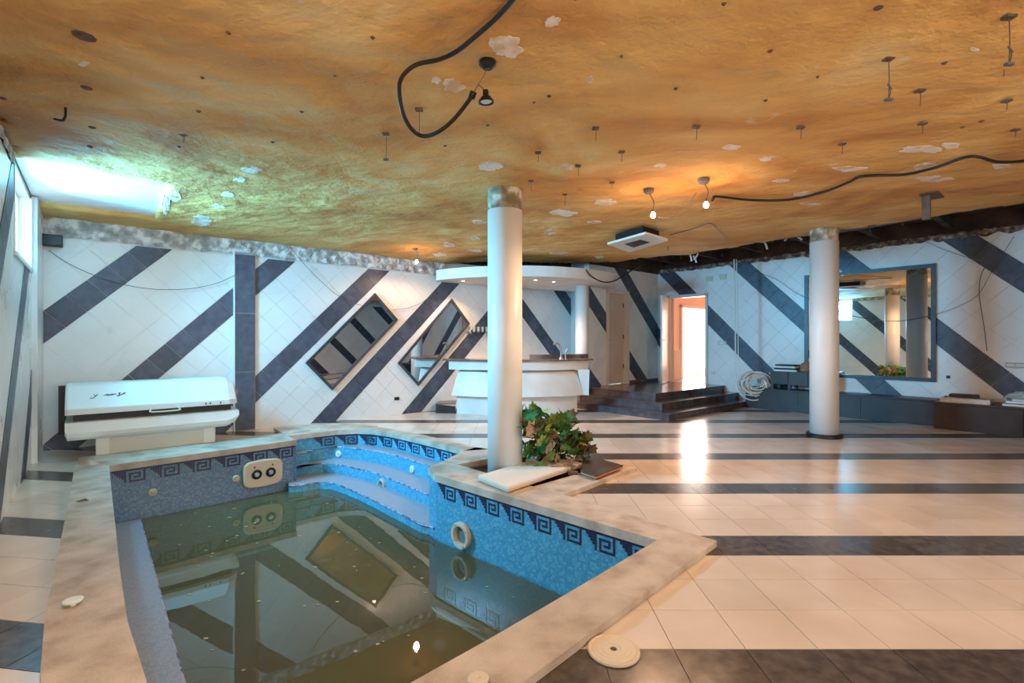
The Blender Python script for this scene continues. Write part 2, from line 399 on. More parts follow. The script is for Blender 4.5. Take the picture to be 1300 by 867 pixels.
# left wall with window
WIN = rect(6.24, 2.185, 7.80, 3.02)
wl = wall_base('wall_left', [(fleft, subtract([rect(B0, -.1, B1+.16, TOP)], rect(6.26, 2.2, 7.78, 3.0)))], M['wall_grout'])
tile_wall(wl, fleft, subtract([rect(B0, 0, B1, 2.95)], WIN), .32, -2.54, 4, 1, keep=lambda s: s > 1.5)
# rear wall, unseen, with an opening added for the fill light
RW = rect(.2, .7, 5.2, 2.8)
wq = wall_base('wall_rear', [(frear, subtract([rect(A0, -.1, A1, TOP)], RW))], M['wall_grout'])
tile_wall(wq, frear, subtract([rect(A0, 0, A1, 3.0)], RW), .32, .1, 4, -1, keep=lambda s: False)

# rough plaster edges above the tiles
def rough_strip(name, f, s0, s1, z0, z1, m, amp=.03, step=.035, jag=.03):
    bm = BM(); ns = int((s1-s0)/step); nz = max(3, int((z1-z0)/step)); G = []
    for i in range(ns+1):
        row = []
        for j in range(nz+1):
            s = s0+(s1-s0)*i/ns; zz = z0+(z1-z0)*j/nz
            if j == 0: zz += jag*noise.noise(Vector((s*7, z0, 3)))
            t = .004+abs(amp*noise.fractal(Vector((s*6, zz*9, z1)), 1.0, 2.2, 4))
            row.append(bm.verts.new(f(s, zz, t)))
        G.append(row)
    for i in range(ns):
        for j in range(nz): bm.faces.new((G[i][j], G[i+1][j], G[i+1][j+1], G[i][j+1]))
    return tag(emit(name, bm, m, recalc=False), kind='structure')
rough_strip('trim_1', fback, A0, 5.45, 2.74, 3.06, M['rubble'], amp=.05)
rough_strip('trim_2', fright, B0+.5, B3, 3.10, 3.20, M['rubble_dark'], amp=.09, jag=.05)
rough_strip('trim_3', fleft, B0, 6.2, 2.94, 3.06, M['rubble'])

bm = BM(); rbox(bm, A1-.03, A1-.005, B0, B3, 3.19, TOP); tag(emit('trim_6', bm, M['slab']), kind='structure')
bm = BM(); rbox(bm, 8.36, A1, B3-.03, B3-.005, 3.10, TOP); tag(emit('trim_7', bm, M['slab']), kind='structure')
bm = BM(); rbox(bm, 5.45, 9.2, B1-.03, B1-.005, 3.02, TOP); tag(emit('trim_8', bm, M['slab']), kind='structure')
# pilaster of three tall dark tiles
pil = thing('pilaster', R(1.79, B1, 0), 'narrow vertical pilaster clad in tall dark tiles on the back wall, right of the sunbed', 'pilaster')
bm = BM(); rbox(bm, 1.645, 1.935, B1-.03, B1+.02, 0, 2.78); emit('core', bm, M['dark_grout'], pil)
for k in range(3):
    bm = BM(); rbox(bm, 1.655, 1.925, B1-.042, B1-.028, .01+.917*k, .91+.917*k-.002); emit('tile', bm, M['dark_tile'], pil)
bm = BM(); rbox(bm, 1.628, 1.646, B1-.045, B1+.02, 0, 2.78); emit('edge_trim', bm, M['white_plastic'], pil)

# window on the left wall
wi = tag(bpy.data.objects.new('window_1', None), kind='structure'); COL.objects.link(wi); wi.location = R(A0, 7.0, 2.185)
bm = BM(); rbox(bm, A0-.16, A0+.01, 6.24, 6.275, 2.185, 3.0); rbox(bm, A0-.16, A0+.01, 7.765, 7.80, 2.185, 3.0)
emit('window_reveal', bm, M['plaster'], wi)
bm = BM(); rbox(bm, A0-.16, A0+.02, 6.24, 7.80, 2.165, 2.20); emit('window_sill', bm, M['plaster'], wi)
bm = BM()
for b in (6.28, 7.0, 7.74): rbox(bm, A0-.13, A0-.10, b, b+.03, 2.2, 3.0)
rbox(bm, A0-.13, A0-.10, 6.28, 7.77, 2.2, 2.23); rbox(bm, A0-.13, A0-.10, 6.28, 7.77, 2.97, 3.0)
emit('window_frame', bm, M['white_plastic'], wi)
# small pier between window and corner
bm = BM(); rbox(bm, A0, A0+.05, 7.84, 8.64, 0, 3.04); tag(emit('trim_4', bm, M['white_tile']), kind='structure')
# bars framing the added, unseen rear opening that holds the fill light
wi2 = tag(bpy.data.objects.new('fill_light_opening', None), kind='structure'); COL.objects.link(wi2); wi2.location = R(2.7, B0, .7)
bm = BM()
for a in (.2, 1.42, 2.67, 3.9, 5.14): rbox(bm, a, a+.06, B0-.06, B0, .7, 2.8)
rbox(bm, .2, 5.2, B0-.06, B0, .7, .76); rbox(bm, .2, 5.2, B0-.06, B0, 2.74, 2.8)
emit('window_frame', bm, M['white_plastic'], wi2)

# ------------------------------------------------------------------ floor
room = [tuple(R(A0, B0)[:2]), tuple(R(A1, B0)[:2]), tuple(R(A1, B1)[:2]), tuple(R(A0, B1)[:2])]
fp = [room]
for c in POOLC: fp = subtract(fp, c)
bm = BM()
for p in fp: prism(bm, p, -.12, -.006)
floor = tag(emit('floor', bm, M['floor_grout']), kind='structure')
tiles = []
def px_of(x, y, z=0): return (650+630*x/y, 434+630*(H-z)/y)
L1, L2 = (-3.3, 7.5), (-.85, 1.40)      # seam between the two tile grids, hidden under the pool
ldx, ldy = L2[0]-L1[0], L2[1]-L1[1]; ll = math.hypot(ldx, ldy); lnx, lny = -ldy/ll*-1, ldx/ll*-1   # normal to the left side
lc = lnx*L1[0]+lny*L1[1]
# make sure normal points left
if lnx > 0: lnx, lny, lc = -lnx, -lny, -lc
g = .0022
def addgrid(t, ang, ox, oy, side, rng):
    ca, sa = math.cos(ang), math.sin(ang)
    for j in range(rng[2], rng[3]):
        for i in range(rng[0], rng[1]):
            loc = [(ox+i*t+g, oy+j*t+g), (ox+(i+1)*t-g, oy+j*t+g), (ox+(i+1)*t-g, oy+(j+1)*t-g), (ox+i*t+g, oy+(j+1)*t-g)]
            cell = [(x*ca-y*sa, x*sa+y*ca) for x, y in loc]
            c2 = intersect(cell, room)
            if not c2: continue
            if side < 0: c2 = clip(c2, -lnx, -lny, -lc)
            else: c2 = clip(c2, lnx, lny, lc)
            if areaof(c2) < 1e-3: continue
            pcs = [c2]
            for c in POOLC: pcs = subtract(pcs, c)
            if not pcs: continue
            ar = sum(areaof(p) for p in pcs); full = abs(ar-(t-2*g)**2) < 1e-4
            cx = sum(p[0] for p in cell)/4; cy = sum(p[1] for p in cell)/4
            vis = 0
            if cy > 1.6:
                qx, qy = px_of(cx, cy)
                if -60 < qx < 1360 and qy < 910: vis = ar/cy**3
            tiles.append([vis, j % 4 == 0, full, t, ang, (cx, cy), pcs])
T1 = .3275
addgrid(T1, 0, .73-T1*40, 2.243-T1*41, 1, (0, 80, 0, 90))     # far edge of a dark row lies at y=2.243
T2 = .3065; AN = -.149
cc = 2.097*math.cos(AN)
addgrid(T2, AN, -T2*40, cc-T2*41, -1, (0, 80, 0, 90))
tiles.sort(key=lambda t: -t[0])
shared = {}
stuff = {True: BM(), False: BM()}
np_ = 0
for vis, dark, full, t, ang, c, pcs in tiles:
    if vis > 0 and np_ < 298:
        np_ += 1
        if full:
            key = (t, dark)
            if key not in shared:
                bm = BM(); h = (t-2*g)/2; prism(bm, rect(-h, -h, h, h), -.008, 0)
                me = bpy.data.meshes.new('floor_tile'); bmesh.ops.recalc_face_normals(bm, faces=bm.faces); bm.to_mesh(me); bm.free()
                me.materials.append(M['floor_dark'] if dark else M['floor_tile']); shared[key] = me
            o = bpy.data.objects.new('floor_tile', shared[key]); COL.objects.link(o); o.parent = floor
            o.location = Vector((c[0], c[1], random.uniform(-.0006, .0004)))-Vector(floor.location); o.rotation_euler = (0, 0, ang)
        else:
            bm = BM()
            for p in pcs: prism(bm, p, -.008, 0)
            emit('floor_tile', bm, M['floor_dark'] if dark else M['floor_tile'], floor)
    else:
        for p in pcs: prism(stuff[dark], p, -.008, 0)
emit('far_dark_tiles', stuff[True], M['floor_dark'], floor, kind='stuff')
emit('far_cream_tiles', stuff[False], M['floor_tile'], floor, kind='stuff')

# ------------------------------------------------------------------ ceiling
PATCH = (A0+.0, .60, 6.28, 8.10)
EDGE = [(-.56, B0), (8.45, B0), (8.42, .6), (8.37, 3.2), (8.48, 5.0), (8.2, 6.48), (7.75, 6.85), (7.18, 7.3), (6.64, 7.66), (5.94, 8.30), (5.35, 8.66), (-.56, 8.66)]
def inpoly(x, y, P):
    r = False
    for i in range(len(P)):
        (x1, y1), (x2, y2) = P[i], P[(i+1) % len(P)]
        if (y1 > y) != (y2 > y) and x < (x2-x1)*(y-y1)/(y2-y1)+x1: r = not r
    return r
def cz(a, b):                 # underside of the foam
    p = R(a, b)
    z = 3.025+.028*noise.fractal(Vector((p.x*.7, p.y*.9, 1.5)), 1.0, 2.0, 3)
    z += .012*noise.noise(Vector((p.x*3, p.y*5, 4)))
    if b > 7.6: z -= .05*min(1, (b-7.6)/1.0)
    return z
bm = BM(); st = .055; vd = {}
def cv(i, j):
    if (i, j) not in vd:
        a, b = A0+i*st, B0+j*st; vd[i, j] = bm.verts.new(R(min(a, 8.6), min(b, B1), cz(a, b)))
    return vd[i, j]
for i in range(int((8.7-A0)/st)):
    for j in range(int((B1-B0)/st)+1):
        a, b = A0+(i+.5)*st, B0+(j+.5)*st
        jx = .07*noise.noise(Vector((a*5, b*5, 0))); jy = .07*noise.noise(Vector((a*5, b*5, 9)))
        if not inpoly(a+jx, b+jy, EDGE): continue
        if a < PATCH[1]+jx*.8 and PATCH[2]-.0+jy*.3 < b < PATCH[3]+jy*.5: continue
        bm.faces.new((cv(i, j), cv(i, j+1), cv(i+1, j+1), cv(i+1, j)))
be = [e for e in bm.edges if e.is_boundary]
ret = bmesh.ops.extrude_edge_only(bm, edges=be)
for v in ret['geom']:
    if isinstance(v, bmesh.types.BMVert): v.co.z += .07
ceil = tag(emit('ceiling', bm, M['foam'], smooth=True, recalc=False), kind='structure')
bm = BM(); rbox(bm, A0-.16, A1+.16, B0-.16, B1+.16, TOP, TOP+.1); emit('upper_slab', bm, M['slab'], ceil)
bm = BM(); rbox(bm, A0, .64, 6.24, 8.14, 3.055, 3.09); emit('bare_plaster_panel', bm, M['plaster'], ceil, label='bare white plaster rectangle left without foam above the window')
# irregular plaster blotches, where the foam has fallen off
BL = [(643, 61, 21, 14), (575, 107, 15, 8), (554, 100, 6, 4), (701, 28, 9, 6), (749, 101, 6, 4), (625, 214, 15, 6), (719, 213, 13, 5), (716, 270, 16, 4), (769, 258, 15, 4),
      (837, 211, 8, 3), (973, 203, 11, 5), (928, 187, 12, 3), (1168, 190, 28, 5), (1207, 186, 11, 3), (1077, 214, 22, 4), (1187, 228, 22, 4), (1237, 58, 7, 3),
      (1029, 260, 16, 3), (992, 230, 10, 3), (1022, 245, 14, 3), (1272, 213, 13, 4), (1176, 212, 20, 4), (106, 82, 8, 3), (321, 215, 13, 4), (304, 229, 8, 3), (288, 248, 9, 5),
      (278, 263, 8, 3), (255, 280, 16, 6), (698, 296, 10, 3), (755, 282, 9, 2.5), (570, 312, 8, 3), (603, 303, 7, 2.5), (708, 321, 12, 2), (761, 326, 6, 2), (608, 283, 8, 2.5),
      (210, 262, 6, 14), (222, 250, 9, 7), (603, 318, 9, 2), (560, 322, 9, 2)]
for x, y, w, h in BL:
    bm = BM(); n = 18; ring = []
    n = 44
    for k in range(n):
        an = 2*PI*k/n; rr = .88+.50*noise.fractal(Vector((x*.1+math.cos(an)*1.1, y*.1+math.sin(an)*1.1, .3)), .75, 2.6, 6)
        q = W(x+w*rr*math.cos(an), y+h*rr*math.sin(an), 3.02)
        a = q.x*U[0]+q.y*U[1]; b = q.x*V[0]+q.y*V[1]
        if a < A0+.02 or b > B1-.02: continue
        ring.append((q.x, q.y, cz(a, b)))
    if len(ring) < 5: bm.free(); continue
    loft(bm, [[Vector((p[0], p[1], p[2]-.004)) for p in ring], [Vector((p[0], p[1], p[2]+.02)) for p in ring]])
    emit('plaster_blotch', bm, M['blotch'], ceil)
# dark dowel holes and stubs
for x, y, s in [(107, 54, 13), (110, 116, 8), (117, 165, 5), (114, 190, 4), (290, 48, 3), (257, 104, 3), (252, 146, 3), (227, 188, 3), (346, 183, 2.5), (383, 146, 3),
                (425, 102, 3), (473, 50, 3.5), (731, 4, 5), (789, 77, 3), (697, 124, 3), (678, 133, 2.5), (619, 163, 2.5), (858, 117, 3), (565, 191, 2.5), (919, 12, 4),
                (978, 71, 4), (972, 131, 3), (1115, 18, 6), (1199, 81, 5), (3, 128, 5), (1038, 101, 2.5), (1246, 157, 4), (1222, 166, 3)]:
    q = W(x, y, 3.0); r = s/630*q.y; a = q.x*U[0]+q.y*U[1]; b = q.x*V[0]+q.y*V[1]
    bm = BM(); n = 9; zz = cz(a, b)
    lathe(bm, (q.x, q.y, zz+.02), (0, 0, -1), [(r*.9, 0), (r*random.uniform(.7, 1), .022), (r*.35, .03)], n)
    emit('dowel_hole', bm, M['rust'], ceil)
# dark void over the right wall: lagging pipe, joists, hanging scraps
du = thing('lagged_pipe', R(8.55, 1, 3.0), 'dark lagged pipe running along the torn edge of the orange ceiling on the right', 'pipe')
bm = BM(); tube(bm, [R(8.58, b, 3.12+.02*math.sin(b*2)) for b in (-3, -1.5, 0, 1.2, 2.4, 3.6, 4.8)], .07, 10); emit('pipe', bm, M['duct'], du)
bm = BM()
for b in (-2.2, 0, 2.2, 4.2): lathe(bm, R(8.58, b, 3.12), vv3, [(.085, -.02), (.085, .02)], 10)
emit('collar', bm, M['rust'], du, kind='stuff')
for i, b in enumerate((-2.4, -1.4, -.4, .6, 1.6, 2.6, 3.6, 4.6, 5.6, 6.6)):
    bm = BM(); rbox(bm, 8.4, A1, b, b+.09, 3.27, 3.44); emit('joist', bm, M['slab'], ceil)
for i in range(16):
    b = random.uniform(-1.5, 6.3); a = random.uniform(8.7, 10.6); l = random.uniform(.12, .32)
    bm = BM(); p = R(a, b, TOP); tube(bm, [p, p-UP*l*.6+uv3*.01, p-UP*l], .004, 5, 2)
    obox(bm, p-UP*l, uv3, vv3, UP, .05, .015, .03)
    emit('broken_hanger', bm, M['duct'], ceil)
scr = thing('torn_plaster_scrap', R(8.9, 4.9, 3.0), 'ragged white plaster shreds hanging from the dark gap above the entrance', 'plaster scrap')
for x0, y0, x1, y1 in [(875, 322, 878, 332), (880, 325, 884, 334), (886, 322, 881, 330), (970, 307, 974, 317), (1000, 300, 996, 306), (1012, 301, 1018, 305)]:
    p, q = W(x0, y0, 3.10), W(x1, y1, 3.0); q = Vector((q.x*p.y/q.y, p.y, H+(434-y1)*p.y/630))
    bm = BM(); tube(bm, [p, (p+q)/2+Vector((.01, 0, 0)), q], .018, 5, 2); emit('shred', bm, M['plaster'], scr)

# ------------------------------------------------------------------ pool shell
pool = thing('pool', (-1.8, 4.5, -1.35), 'sunken mosaic pool, half drained, with a sand-coloured stone coping', 'pool')
def clens(P):
    out = [0]
    for i in range(1, len(P)): out.append(out[-1]+math.dist(P[i-1], P[i]))
    return out
def poolwall(name, pts, m, z0=-1.37, z1=-.02, off=.02, ext=True):
    """pts in order with the water on the left-hand side... offset outwards is handled by drawing both faces"""
    bm = BM(); uvl = bm.loops.layers.uv.new('UVMap'); cl = clens(pts); n = len(pts)
    nr = []
    for i in range(n):
        a = pts[max(i-1, 0)]; b = pts[min(i+1, n-1)]; dx, dy = b[0]-a[0], b[1]-a[1]; l = math.hypot(dx, dy); nr.append((dy/l, -dx/l))
    # the outline runs clockwise round the water, so the water lies to the right: (dy,-dx) points at it
    P = [(p[0]-nn[0]*off, p[1]-nn[1]*off) for p, nn in zip(pts, nr)]
    if ext:
        (ax, ay), (bx, by) = P[0], P[1]; l = math.hypot(ax-bx, ay-by); P[0] = (ax+(ax-bx)/l*.03, ay+(ay-by)/l*.03)
        (ax, ay), (bx, by) = P[-1], P[-2]; l = math.hypot(ax-bx, ay-by); P[-1] = (ax+(ax-bx)/l*.03, ay+(ay-by)/l*.03)
    for i in range(n-1):
        vs = [bm.verts.new((P[i][0], P[i][1], z0)), bm.verts.new((P[i+1][0], P[i+1][1], z0)), bm.verts.new((P[i+1][0], P[i+1][1], z1)), bm.verts.new((P[i][0], P[i][1], z1))]
        f = bm.faces.new(vs)
        for l, (s, z) in zip(f.loops, ((cl[i], z0), (cl[i+1], z0), (cl[i+1], z1), (cl[i], z1))): l[uvl].uv = (s, z)
    return emit(name, bm, m, pool, recalc=False), P, cl
I = INNER
w_left, Pl, _ = poolwall('mosaic_wall', I[0:6], M['mosaic_warm_lit'])
w_back, Pb, _ = poolwall('mosaic_wall', I[5:7], M['mosaic_warm_lit'], ext=False)
w_nook, Pn, _ = poolwall('mosaic_wall', I[6:18], M['mosaic_blue'], ext=False)
w_nose, Pq, _ = poolwall('mosaic_wall', I[17:23], M['mosaic_blue'], ext=False)
w_long, Pr, _ = poolwall('mosaic_wall', I[22:24], M['mosaic_blue'], ext=False)
w_near, Pz, _ = poolwall('mosaic_wall', I[23:]+[I[0]], M['mosaic_blue'])
def flatpoly(name, pts, z, m, parent, zb=None, side=None, uvoff=0):
    bm = BM(); uvl = bm.loops.layers.uv.new('UVMap')
    f = bm.faces.new([bm.verts.new((p[0], p[1], z)) for p in pts])
    if f.normal.z < 0 or sum(pts[i][0]*pts[(i+1) % len(pts)][1]-pts[(i+1) % len(pts)][0]*pts[i][1] for i in range(len(pts))) < 0: f.normal_flip()
    ca, sa = math.cos(math.radians(-44)), math.sin(math.radians(-44))
    for l in f.loops: x, y = l.vert.co.x, l.vert.co.y; l[uvl].uv = (x*ca-y*sa, x*sa+y*ca)
    bmesh.ops.triangulate(bm, faces=bm.faces[:])
    return emit(name, bm, m, parent, recalc=False)
flatpoly('pool_floor', I, -1.35, M['mosaic_floor'], pool)
def edgewall(name, pts, z0, z1, m, parent):
    bm = BM(); uvl = bm.loops.layers.uv.new('UVMap'); cl = clens(pts)
    for i in range(len(pts)-1):
        p, q = pts[i], pts[i+1]
        f = bm.faces.new([bm.verts.new((p[0], p[1], z0)), bm.verts.new((q[0], q[1], z0)), bm.verts.new((q[0], q[1], z1)), bm.verts.new((p[0], p[1], z1))])
        for l, (s, z) in zip(f.loops, ((cl[i], z0), (cl[i+1], z0), (cl[i+1], z1), (cl[i], z1))): l[uvl].uv = (s, z)
    return emit(name, bm, m, parent, recalc=False)
# curved underwater benches in the alcove
back = [(p[0], p[1]) for p in I[7:18]]
def xy(x, y, z): q = W(x, y, z); return (q.x, q.y)
fr1 = [(-3.18, 7.05), (-2.95, 7.22)] + [xy(402, 567.5, -.2), xy(430, 567, -.2), xy(455, 569, -.2), xy(480, 572.5, -.2), xy(508, 579, -.2), xy(530, 586, -.2), xy(547, 592, -.2), (-.96, 6.0)]
fr2 = [(-3.05, 6.90), xy(383, 590.5, -.38), xy(410, 588.5, -.38), xy(430, 589.5, -.38), xy(455, 594.5, -.38), xy(480, 601, -.38), xy(510, 613, -.38), xy(552, 631, -.38), (-.80, 5.55)]
fr3 = [(-2.97, 6.60), xy(385, 614.8, -.52), xy(405, 611.8, -.52), xy(420, 612.3, -.52), xy(434, 616.5, -.52), xy(455, 625, -.52), xy(480, 637, -.52), xy(510, 652, -.52), xy(533, 664, -.52), xy(545, 667, -.52), (-.80, 5.10)]
def bench(fr, z, zlow, endp):
    pts = list(fr)+endp+back[::-1]
    flatpoly('bench_tread', pts, z, M['mosaic_pale'], pool)
    edgewall('bench_riser', fr, zlow, z, M['mosaic_blue'], pool)
    bm = BM(); tube(bm, [(p[0], p[1], z-.012) for p in fr], .012, 6, 3); emit('bench_nosing', bm, M['mosaic_edge'], pool)
M['mosaic_edge'] = noisy('purple_edge_mosaic', (.10, .075, .17), (.42, .40, .50), 16, .4, lo=.42, hi=.55)
bench(fr1, -.20, -.40, [(-.74, 5.9)])
bench(fr2, -.38, -.54, [(-.74, 5.7), (-.70, 5.9)])
bench(fr3, -.52, -1.36, [(-.86, 5.25), (-.84, 5.5), (-.66, 5.9)])
# submerged step
fr4 = [(p[0]+dx, p[1]+dy) for p, (dx, dy) in zip(fr3, [(0, -.28)]*3+[(-.2, -.3)]*8)]
flatpoly('sunken_step', fr4+[(-.86, 5.2)]+back[::-1], -.80, M['mosaic_floor'], pool)
edgewall('sunken_step_riser', fr4, -1.36, -.80, M['mosaic_floor'], pool)
# ledge along the left side
nx, ny = .766*.30, .64*.30
led = [(-1.22, 1.74), (-1.44, 1.96), (-1.86, 2.40), (-2.334, 2.953), (-4.385, 5.40)]
ledo = [(-.86, 1.86), (-1.13, 2.1), (-1.66, 2.60), (-2.12, 3.14), (-4.19, 5.59)]
flatpoly('side_ledge', led+ledo[::-1], -.605, M['mosaic_pale'], pool)
edgewall('side_ledge_face', ledo, -1.36, -.605, M['mosaic_floor'], pool)
bm = BM(); tube(bm, [(p[0], p[1], -.617) for p in ledo], .012, 6, 0); emit('side_ledge_edge', bm, M['mosaic_edge'], pool)

# greek keys
KEY = ["###############", ".#####.......#.", "..####.#####.#.", "...###.#...#.#.", "....##.#.###.#.", ".....#.#.....#.", ".....#.#######."]
KL = ["...............", "...............", "...............", "........###....", ".......#.......", "...............", "..............."]
def keymesh(rows, c=.02):
    bm = BM()
    for r, row in enumerate(rows):
        for k, ch in enumerate(row):
            if ch == '#':
                x, z = k*c, -r*c
                hexa(bm, [Vector((x+.001, 0, z-c+.001)), Vector((x+c-.001, 0, z-c+.001)), Vector((x+c-.001, .003, z-c+.001)), Vector((x+.001, .003, z-c+.001)),
                          Vector((x+.001, 0, z-.001)), Vector((x+c-.001, 0, z-.001)), Vector((x+c-.001, .003, z-.001)), Vector((x+.001, .003, z-.001))])
    bmesh.ops.recalc_face_normals(bm, faces=bm.faces)
    me = bpy.data.meshes.new('greek_key'); bm.to_mesh(me); bm.free(); me.materials.append(M['key']); return me
KM = keymesh(KEY)
def keys(P, n, wallobj, z=-.035, flip=False, start=.02, sx=1.0):
    cl = clens(P); tot = cl[-1]; step = (tot-start*2)/n
    for k in range(n):
        s = start+k*step
        s2 = s+.15
        def at(s):
            for i in range(len(P)-1):
                if s <= cl[i+1] or i == len(P)-2:
                    t = (s-cl[i])/(cl[i+1]-cl[i]); return (P[i][0]+(P[i+1][0]-P[i][0])*t, P[i][1]+(P[i+1][1]-P[i][1])*t)
        p, q = at(s), at(min(s+step*.95, tot)); an = math.atan2(q[1]-p[1], q[0]-p[0])
        o = bpy.data.objects.new('greek_key', KM); COL.objects.link(o); o.parent = wallobj
        # shift out to the water side
        o.location = Vector((p[0]+math.sin(an)*.004, p[1]-math.cos(an)*.004, z))-absloc(wallobj)
        o.rotation_euler = (0, 0, an); o.scale = (step/.30, 1, 1.05)
keys(Pb, 6, w_back); keys(Pn[2:], 9, w_nook); keys(Pr, 8, w_long)
keys(Pl[2:], 11, w_left)

# fittings on the mosaic
def wallhit(p, q, x, y):
    d = Vector((q[0]-p[0], q[1]-p[1])); L = d.length; d /= L
    s, z = onwall(p, d, x, y); n = Vector((d.y, -d.x, 0)); return Vector((p[0]+d.x*s, p[1]+d.y*s, z)), n, Vector((d.x, d.y, 0))
def jet(p, q, x, y, r, kind='jet', label=None, off=.0):
    c, n, d = wallhit(p, q, x, y); c = c+n*off
    t = None
    if kind == 'ring':
        bm = BM(); lathe(bm, c, n, [(r*.62, -.05), (r*1.0, -.01), (r*1.0, .022), (r*.93, .034), (r*.72, .034), (r*.66, .01), (r*.62, -.05)], 32)
        o = emit('pool_light', bm, M['old_plastic'], pool, smooth=False, label=label)
        bm = BM(); lathe(bm, c, n, [(r*.66, -.03), (r*.6, -.012), (r*.3, -.004), (.001, -.002)], 28); emit('light_lens', bm, M['glass_dull'], o)
        for k in range(4):
            bm = BM(); an = k*PI/2+.6; e = d*math.cos(an)*r*.85+UP*math.sin(an)*r*.85; lathe(bm, c+e, n, [(.008, .03), (.008, .038)], 8)
            emit('screw', bm, M['metal'], o)
    else:
        bm = BM(); lathe(bm, c, n, [(r, -.01), (r, .008), (r*.8, .020), (r*.42, .022), (r*.36, .004), (r*.3, .004), (r*.26, .03), (.001, .034)], 24)
        emit('water_jet', bm, M['old_plastic'] if label is None else M['white_plastic'], pool, label=label)
M['glass_dull'] = mat('dull_lens', (.12, .20, .20), .1)
jet(I[5], I[6], 194, 625.5, .045); jet(I[5], I[6], 299.5, 608, .045)
jet(I[22], I[23], 586, 680, .128, 'ring', 'round underwater light with a cream ring')
# alcove jets sit on the risers
def seg_for(fr, x):
    for i in range(len(fr)-1):
        xa = 650+630*fr[i][0]/fr[i][1]; xb = 650+630*fr[i+1][0]/fr[i+1][1]
        if xa <= x <= xb: return fr[i], fr[i+1]
    return fr[-2], fr[-1]
s_ = seg_for(fr1, 430); jet(s_[0], s_[1], 430, 576.5, .05, label='white jet on the upper riser', off=.004)
s_ = seg_for(fr1, 524); jet(s_[0], s_[1], 524, 596, .05, label='white jet on the upper riser', off=.004)
s_ = seg_for(fr2, 486); jet(s_[0], s_[1], 486, 616, .085, 'ring', 'white oval-looking ring light on the lower riser', off=.004)
# control panel with two dials
c, n, d = wallhit(I[5], I[6], 333.5, 600.5)
cp = thing('pool_control_panel', c-UP*.18, 'yellowed plastic control panel with two black dials on the grey-blue pool wall', 'control panel')
ring = []
for k in range(32):
    an = 2*PI*k/32; ex = abs(math.cos(an))**.35*math.copysign(1, math.cos(an)); ez = abs(math.sin(an))**.45*math.copysign(1, math.sin(an))
    ring.append((ex*.24, ez*.165*(1+.08*(1-abs(ex)))))
bm = BM(); loft(bm, [[c+d*x+UP*z+n*.0 for x, z in ring], [c+d*x+UP*z+n*.03 for x, z in ring], [c+d*x*.93+UP*z*.93+n*.042 for x, z in ring]]); emit('plate', bm, M['old_plastic'], cp)
for dx in (-.085, .085):
    cc_ = c+d*dx+n*.04+UP*.0
    bm = BM(); lathe(bm, cc_, n, [(.062, 0), (.062, .012), (.05, .016), (.04, .008), (.036, .008)], 24); o = emit('dial', bm, M['black'], cp)
    bm = BM(); lathe(bm, cc_, n, [(.030, 0), (.030, .022), (.024, .028), (.001, .028)], 16); emit('dial_cap', bm, M['metal'], o)
    bm = BM(); lathe(bm, c+d*(dx*1.3-.0)+UP*.095+n*.04, n, [(.013, 0), (.011, .008)], 10); emit('button', bm, M['rust'], cp)

# water
wbm = BM(); f = wbm.faces.new([wbm.verts.new((p[0], p[1], -.62)) for p in I])
if sum(I[i][0]*I[(i+1) % len(I)][1]-I[(i+1) % len(I)][0]*I[i][1] for i in range(len(I))) < 0: f.normal_flip()
bmesh.ops.triangulate(wbm, faces=wbm.faces[:])
wa = emit('pool_water', wbm, M['water'], recalc=False); tag(wa, 'murky green standing water at the bottom of the half-drained pool', 'water', kind='stuff')
bm = BM()
for k in range(150):
    x = random.uniform(-3.9, .2); y = random.uniform(2.2, 6.6)
    if not inpoly(x, y, [(-1.1, 2.1), (-4.1, 5.55), (-3, 6.4), (-2.1, 6.2), (-.95, 4.9), (.7, 3.35)]): continue
    s = random.uniform(.006, .02); n = 6; a0 = random.uniform(0, 6)
    vs = [bm.verts.new((x+s*(1+random.uniform(-.4, .4))*math.cos(a0+2*PI*i/n), y+.6*s*math.sin(a0+2*PI*i/n), -.6175)) for i in range(n)]; bm.faces.new(vs)
sc = emit('floating_debris', bm, M['debris'], recalc=False); tag(sc, 'scattered yellow flecks floating on the pool water', 'debris', kind='stuff')

